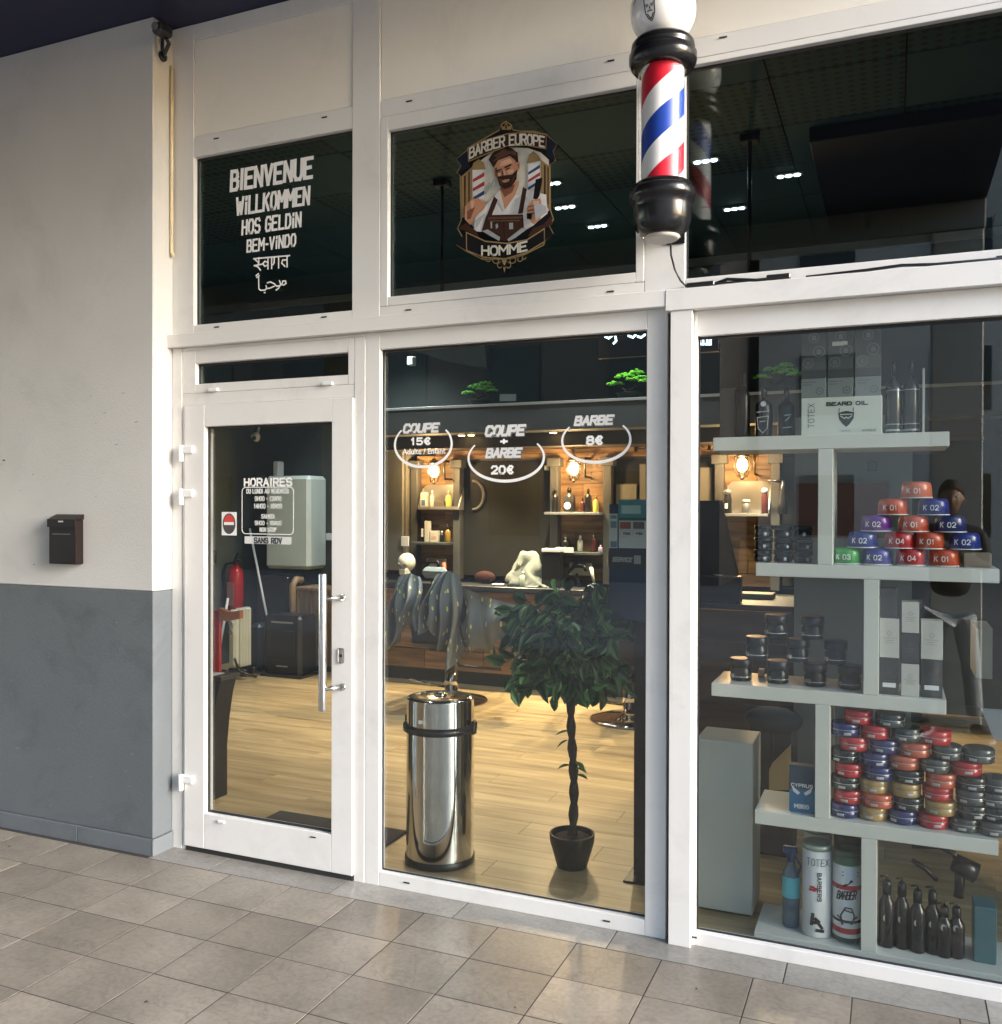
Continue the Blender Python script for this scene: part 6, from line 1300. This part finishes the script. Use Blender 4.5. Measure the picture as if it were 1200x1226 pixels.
# --- top shelf
t1 = X(870, .2)
tag(MB().box(X(861, .2), X(879, .2), .2, .26, z1t, at(870, 465, .2).z, .001).build('carton', mat('smoky_carton', (.03, .026, .024), .5)), 'tall smoky dark carton at the left end of the top shelf', 'carton')
for (px, rr_, hh_, nk, lab) in ((889, .0255, .25, .3, 'slim black bottle left of the shield bottle on the top shelf'), (914, .032, .19, .3, 'black bottle with embossed shield label on the top shelf'), (941, .031, .18, .3, 'black bottle with blue lines beside the beard oil box'), (1069, .027, .26, .25, 'tall grey banded bottle right of the beard oil box'), (1090, .027, .26, .25, 'second tall grey banded bottle, toward the right shelf end')):
    xk = X(px, .2); g2 = px > 1000; b_ = bottle(xk, .2, z1t, rr_, hh_, mat('smoky_bottle', (.035, .035, .034), .2, coat=.4) if g2 else jm, blackp, lab, neck=nk)
    if g2: 
        for zz in (.012, .035, .155): MB().lathe([(rr_ + .0006, z1t + zz), (rr_ + .0006, z1t + zz + (.007 if zz < .02 else .003))], (xk, .2, 0), 24, cap=False).build('band', mat('grey_band', (.35, .36, .35), .3), b_)
    if px == 914:
        mb = MB(); strokes(mb, [[(xk - .02, z1t + .075), (xk + .02, z1t + .08), (xk + .016, z1t + .035), (xk, z1t + .018), (xk - .016, z1t + .035), (xk - .02, z1t + .075)], [(xk - .022, z1t + .095), (xk + .022, z1t + .098)], [(xk - .01, z1t + .06), (xk + .01, z1t + .062)]], lambda a, b: (a, .2 - .0325, b), .0025); mb.build('label', stk, b_, recalc=False)
        MB().prism(disc(Vector((xk + .002, .1665, z1t + .125)), .010, .010, 16), (0, -.0005, 0)).build('badge', stk, b_)
    if px == 941:
        mb = MB(); strokes(mb, [[(xk - .008, z1t + .035), (xk + .02, z1t + .037)], [(xk - .004, z1t + .08), (xk + .018, z1t + .082)], [(xk + .0, z1t + .06), (xk + .014, z1t + .074)]], lambda a, b: (a, .2 - .0315, b), .003); mb.build('label', mat('ice_blue', (.35, .6, .68), .3), b_, recalc=False)
tag(MB().box(X(1103.5, .2), X(1106, .2), .17, .24, z1t, at(1105, 442, .2).z).build('sheet', mat('acrylic_edge', (.5, .52, .5), .3)), 'thin clear acrylic sheet standing edge on at the right of the top shelf', 'sheet')
A, Bq = at(959.5, 521, .13), at(1056.5, 473, .13); zt4 = Bq.z
t = thing('beard_oil_box', 'long white box printed TOTEX BEARD OIL with a shield on the top shelf', 'box', ((A.x + Bq.x) / 2, .13, z1t)); MB().box(A.x, Bq.x, .13, .25, z1t, zt4, .0015).build('box', mat('white_card', (.58, .62, .57), .45, var=.02), t)
ink_ = mat('dark_ink', (.03, .035, .035), .5); text_on(t, 'BEARD OIL', 989.5, 1040, 485.5, 480.5, .1298, ink_, .26, adv=.2)
pl, W = layout('TOTEX', .3); xb = at(968, 500, .13).x; zb0 = at(970, 512, .13).z; mb = MB(); strokes(mb, [[(xb + (1 - b_) * .02, zb0 + a_ / W * .085) for a_, b_ in s_] for s_ in pl], lambda a, b: (a, .1298, b), .0022); mb.build('lettering', mat('slate_ink', (.10, .12, .12), .5), t, recalc=False)
cx, cz = at(1013.5, 500, .13).x, at(1013.5, 500, .13).z
mb = MB(); mb.prism([Vector((cx + a, .1297, cz + b)) for a, b in ((-.026, .018), (0, .024), (.026, .018), (.024, -.004), (.012, -.022), (0, -.033), (-.012, -.022), (-.024, -.004))], (0, -.0003, 0)); mb.build('shield_print', ink_, t)
mb = MB(); strokes(mb, [[(cx - .018, cz + .006), (cx - .006, cz - .003), (cx, cz + .002), (cx + .006, cz - .003), (cx + .018, cz + .006)], [(cx - .02, cz + .012), (cx + .02, cz + .012)]], lambda a, b: (a, .1292, b), .003); mb.build('shield_print', mat('white_card', (.58, .62, .57), .45), t, recalc=False)
mb = MB(); strokes(mb, [[(cx - .024, cz + .022), (cx - .023, cz + .034)], [(cx + .024, cz + .022), (cx + .023, cz + .034)]], lambda a, b: (a, .1296, b), .002); mb.build('shield_print', ink_, t, recalc=False)
text_on(t, 'WAX', 1008, 1019, 516.5, 514.5, .1298, pt, .2); text_on(t, 'APRES RASAGE'[:5] + 'BEARD'[:0], 1032, 1049, 516.5, 513.5, .1298, pt, .22)
grey1, grey2 = mat('grey_box_print', (.20, .22, .215), .5), mat('dark_box_print', (.055, .06, .058), .5)
for k, (x0, x1) in enumerate(((959.5, 989.5), (991, 1022), (1024, 1055))):
    wh_ = ['left', 'middle', 'right'][k]; A, Bq = at(x0, 474, .14), at(x1, 449, .14)
    t = thing('wax_box', f'grey printed wax box, {wh_} one directly on the beard oil box', 'box', ((A.x + Bq.x) / 2, .14, zt4)); hz = Bq.z - A.z; MB().box(A.x, Bq.x, .14, .24, zt4 + .0005, zt4 + hz, .001).build('box', grey1, t)
    mb = MB(); xm = Bq.x - .022; zc = zt4 + hz * .35; strokes(mb, [[(xm + .012 * math.cos(a), zc + .012 * math.sin(a)) for a in [i * math.pi / 5 for i in range(11)]], [(xm - .004, zc + .003), (xm + .004, zc - .003)], [(A.x + .006, zt4 + hz * .82), (A.x + .05, zt4 + hz * .82)], [(A.x + .006, zt4 + hz * .68), (A.x + .035, zt4 + hz * .68)]], lambda a, b: (a, .14, b), .0016); mb.build('print', grey2, t, recalc=False)
    zq = zt4 + hz + .001; A2 = at(x0, 448, .145); zt6 = at(x1, 391 + 3 * (1 - k), .145).z
    t = thing('wax_box', f'tall dark box with round face pictures, {wh_} one of the top row', 'box', ((A.x + Bq.x) / 2, .145, zq)); MB().box(A.x, Bq.x, .145, .235, zq, zt6, .001).build('box', grey2, t)
    MB().box(A.x + .001, Bq.x - .001, .1445, .1449, zq + .03, zq + .075).build('print_field', mat('box_mid_grey', (.10, .11, .108), .5), t)
    for (fx2, fz, r_) in ((.28, .055, .017), (.70, .095, .019), (.5, .145, .017)):
        xc = A.x + (Bq.x - A.x) * fx2; zc = zq + fz
        mb = MB(); strokes(mb, [[(xc + r_ * math.cos(a), zc + r_ * math.sin(a)) for a in [i * math.pi / 9 for i in range(19)]]], lambda a, b: (a, .144, b), .0026); mb.build('face_ring', grey1, t, recalc=False)
        MB().prism([Vector((xc - .007, .1438, zc - .010)), Vector((xc + .008, .1438, zc - .009)), Vector((xc + .009, .1438, zc + .004)), Vector((xc, .1438, zc + .011)), Vector((xc - .008, .1438, zc + .005))], (0, -.0003, 0)).build('face_print', grey1 if fz > .1 else mat('box_face', (.15, .16, .155), .5), t)
    if k == 1: MB().box(A.x + .015, Bq.x - .02, .1435, .1440, zq + .113, zq + .128).build('sticker', whitep, t)
# --- pale partition behind the shelves, with a dull red field
xa, xb = at(951, 700, 1.6).x, at(1092, 700, 1.6).x
rw = struct(MB().box(xa, xb, 1.6, 1.68, 0, 2.05).build('partition', mat('pale_partition', (.22, .235, .215), .6, var=.05)))
A, Bq = at(953, 643, 1.595), at(1064, 578, 1.595); MB().box(A.x, Bq.x, 1.592, 1.5992, A.z, Bq.z).build('red_panel', mat('dull_red_panel', (.17, .075, .06), .6), rw)
c = at(1045, 558, 1.59); MB().box(c.x - .02, c.x + .02, 1.585, 1.5995, c.z - .025, c.z + .025, .003).build('socket', mat('grey_socket', (.14, .15, .14), .5), rw)
A, Bq = at(1168, 812, 1.4), at(1182, 752, 1.4)
tag(MB().box(A.x, A.x + .07, 1.4, 1.7, A.z, Bq.z, .002).build('box', mat('pale_yellow_box', (.48, .48, .36), .5)), 'pale yellowish box behind the right end of the shelves', 'box')
A = at(1175, 850, .9); tag(MB().prism([at(1175, 849, .8), at(1235, 853, .8), at(1250, 902, .8), at(1190, 884, .8)], (0, .02, 0)).build('board', mat('white_board', (.55, .57, .55), .5)), 'white sloping board behind the tins at the right edge', 'board')

# ================================================================== photographer, seen reflected in the glass
def skin(name, verts, edges, m, parent, sub=2):
    me = bpy.data.meshes.new(name); me.from_pydata([v[0] for v in verts], edges, []); o = bpy.data.objects.new(name, me); COL.objects.link(o)
    o.modifiers.new('s', 'SKIN'); s_ = o.modifiers.new('d', 'SUBSURF'); s_.levels = sub; s_.render_levels = sub
    for i, v in enumerate(verts): me.skin_vertices[0].data[i].radius = v[1] if isinstance(v[1], tuple) else (v[1], v[1])
    me.skin_vertices[0].data[0].use_root = True
    bpy.context.view_layer.update(); m2 = bpy.data.meshes.new_from_object(o.evaluated_get(bpy.context.evaluated_depsgraph_get())); bpy.data.objects.remove(o)
    for f_ in m2.polygons: f_.use_smooth = True
    m2.materials.clear(); m2.materials.append(m); q = bpy.data.objects.new(name, m2); COL.objects.link(q); place(q, (0, 0, 0), parent); 
    if parent: q.location = -ORG[parent]
    return q
hx_, hy_ = .37, -3.78
pe = thing('person', 'person in dark jacket and grey jeans holding a phone up to photograph the shop', 'person', (hx_, hy_, 0))
skn = mat('skin', (.38, .22, .15), .5); jk = mat('black_jacket', (.012, .012, .014), .7); jn = mat('grey_jeans', (.60, .63, .66), .8, var=.3, scale=8, bump=.4); hr = mat('dark_hair', (.03, .02, .016), .7, bump=1.); sho = mat('black_canvas', (.015, .015, .016), .7)
skin('body', [((hx_, hy_, .95), (.15, .10)), ((hx_, hy_ + .0, 1.12), (.14, .10)), ((hx_, hy_ - .01, 1.30), (.17, .11)), ((hx_, hy_ - .01, 1.42), (.12, .09)), ((hx_, hy_, 1.50), .052), ((hx_, hy_ + .01, 1.57), .055),
    ((hx_ - .19, hy_, 1.40), .062), ((hx_ - .26, hy_ + .10, 1.20), .047), ((hx_ - .32, hy_ + .30, 1.40), .036), ((hx_ - .34, hy_ + .35, 1.46), .026),
    ((hx_ + .19, hy_, 1.40), .062), ((hx_ + .21, hy_ + .13, 1.18), .047), ((hx_ - .10, hy_ + .33, 1.36), .036), ((hx_ - .19, hy_ + .37, 1.42), .026)],
    [(0, 1), (1, 2), (2, 3), (3, 4), (4, 5), (3, 6), (6, 7), (7, 8), (8, 9), (3, 10), (10, 11), (11, 12), (12, 13)], jk, pe)
fx0 = hx_ - .12; fx1 = hx_ + .15
skin('jeans', [((hx_, hy_, .94), (.155, .11)), ((hx_ - .09, hy_, .80), .088), ((hx_ - .12, hy_ + .03, .48), .066), ((hx_ - .14, hy_ + .0, .12), .062), ((hx_ + .09, hy_, .80), .088), ((hx_ + .13, hy_ + .03, .48), .066), ((hx_ + .16, hy_ - .02, .12), .062)], [(0, 1), (1, 2), (2, 3), (0, 4), (4, 5), (5, 6)], jn, pe)
for q, (x, dx_) in enumerate(((hx_ - .14, -.10), (hx_ + .16, .07))):
    s_ = skin('shoe', [((x, hy_ - .04, .05), (.048, .045)), ((x + dx_ * .5, hy_ + .07, .045), (.05, .038)), ((x + dx_, hy_ + .17, .035), (.042, .028))], [(0, 1), (1, 2)], sho, pe, 2)
    mb = MB(); mb.prism([Vector((x - .05, hy_ - .10, 0)), Vector((x + .05, hy_ - .10, 0)), Vector((x + .055 + dx_ * .5, hy_ + .08, 0)), Vector((x + .045 + dx_, hy_ + .19, 0)), Vector((x + dx_, hy_ + .215, 0)), Vector((x - .045 + dx_, hy_ + .19, 0)), Vector((x - .05 + dx_ * .4, hy_ + .08, 0))], (0, 0, .022)); mb.build('sole', whitep, pe)
hz_ = 1.655
# head: one shaped surface with brow, nose, lips, jaw and ears
mb = MB()
def head(u, v):
    a = u * 2 * math.pi; e_ = (v - .5) * math.pi; X_2, Y_2, Z_2 = math.cos(e_) * math.sin(a), math.cos(e_) * math.cos(a), math.sin(e_)
    w_ = 1 - .24 * max(0, -Z_2) ** 1.3; x_, y_, z_ = .074 * X_2 * w_, .094 * Y_2 * (1 - .12 * max(0, -Z_2)), .118 * Z_2
    f_ = max(0, Y_2) ** 6 * math.exp(-(X_2 / .16) ** 2)
    y_ += f_ * (.022 * math.exp(-((z_ + .012) / .02) ** 2) + .008 * math.exp(-((z_ + .050) / .010) ** 2) + .012 * math.exp(-((z_ + .095) / .02) ** 2))
    y_ -= max(0, Y_2) ** 3 * .011 * (math.exp(-((X_2 - .42) / .16) ** 2) + math.exp(-((X_2 + .42) / .16) ** 2)) * math.exp(-((z_ - .012) / .014) ** 2)
    x_ += (1 if X_2 > 0 else -1) * .014 * math.exp(-(Y_2 / .14) ** 2) * math.exp(-(z_ / .022) ** 2)
    return Vector((hx_ + x_, hy_ + .02 + y_, hz_ + z_))
mb.grid(head, 72, 48); bmesh.ops.remove_doubles(mb.bm, verts=mb.bm.verts, dist=.0005); mb.build('head', skn, pe)
def hair(u, v):
    a = u * 2 * math.pi; e_ = (.08 + .92 * v) * math.pi / 2; lo = -.02 + .5 * max(0, math.cos(a)); e_ = lo + (math.pi / 2 - lo) * v
    return Vector((hx_ + .082 * math.cos(e_) * math.sin(a), hy_ + .012 + .102 * math.cos(e_) * math.cos(a), hz_ + .012 + .122 * math.sin(e_)))
MB().grid(hair, 40, 14, .004).build('hair', hr, pe, recalc=False)
for q in (-1, 1):
    MB().ball((hx_ + q * .030, hy_ + .095, hz_ + .013), .011, 8).build('eye', mat('eye_white', (.7, .7, .7), .2), pe); MB().ball((hx_ + q * .030, hy_ + .1035, hz_ + .013), .0045, 6).build('iris', mat('iris_dark', (.02, .015, .01), .2), pe)
MB().box(hx_ - .022, hx_ + .022, hy_ + .108, hy_ + .113, hz_ - .057, hz_ - .052, .002).build('mouth', mat('lip', (.30, .12, .10), .5), pe)
ph_ = MB().box(-.048, .030, -3.366, -3.358, 1.458, 1.606, .003).build('phone', blackp); tag(ph_, 'black phone held upright in front of the photographer', 'phone')
# hands: palm, four bent fingers and a thumb round the phone edges
for side, (hx2, wx, wy, wz) in ((-1, (-.049, hx_ - .34, hy_ + .35, 1.46)), (1, (.031, hx_ - .19, hy_ + .37, 1.42))):
    V = [((wx, wy, wz), .022), ((hx2 + side * .035, -3.405, 1.475), (.030, .016)), ((hx2 + side * .028, -3.392, 1.50), (.032, .014))]; Ed = [(0, 1), (1, 2)]
    for k in range(4):
        zf = 1.535 - k * .021; b0 = len(V); ln_ = (.030, .034, .032, .026)[k]
        V += [((hx2 + side * .022, -3.386, zf), .0092), ((hx2 + side * .008, -3.374, zf + .004), .0085), ((hx2 - side * ln_ * .3, -3.3735, zf + .007), .0078), ((hx2 - side * ln_, -3.3735, zf + .006), .0068)]; Ed += [(2, b0), (b0, b0 + 1), (b0 + 1, b0 + 2), (b0 + 2, b0 + 3)]
    b0 = len(V); V += [((hx2 + side * .018, -3.40, 1.485), .011), ((hx2 + side * .012, -3.385, 1.452), .010), ((hx2 - side * .012, -3.380, 1.447), .0085)]; Ed += [(1, b0), (b0, b0 + 1), (b0 + 1, b0 + 2)]
    skin('hand', V, Ed, skn, pe, 2)
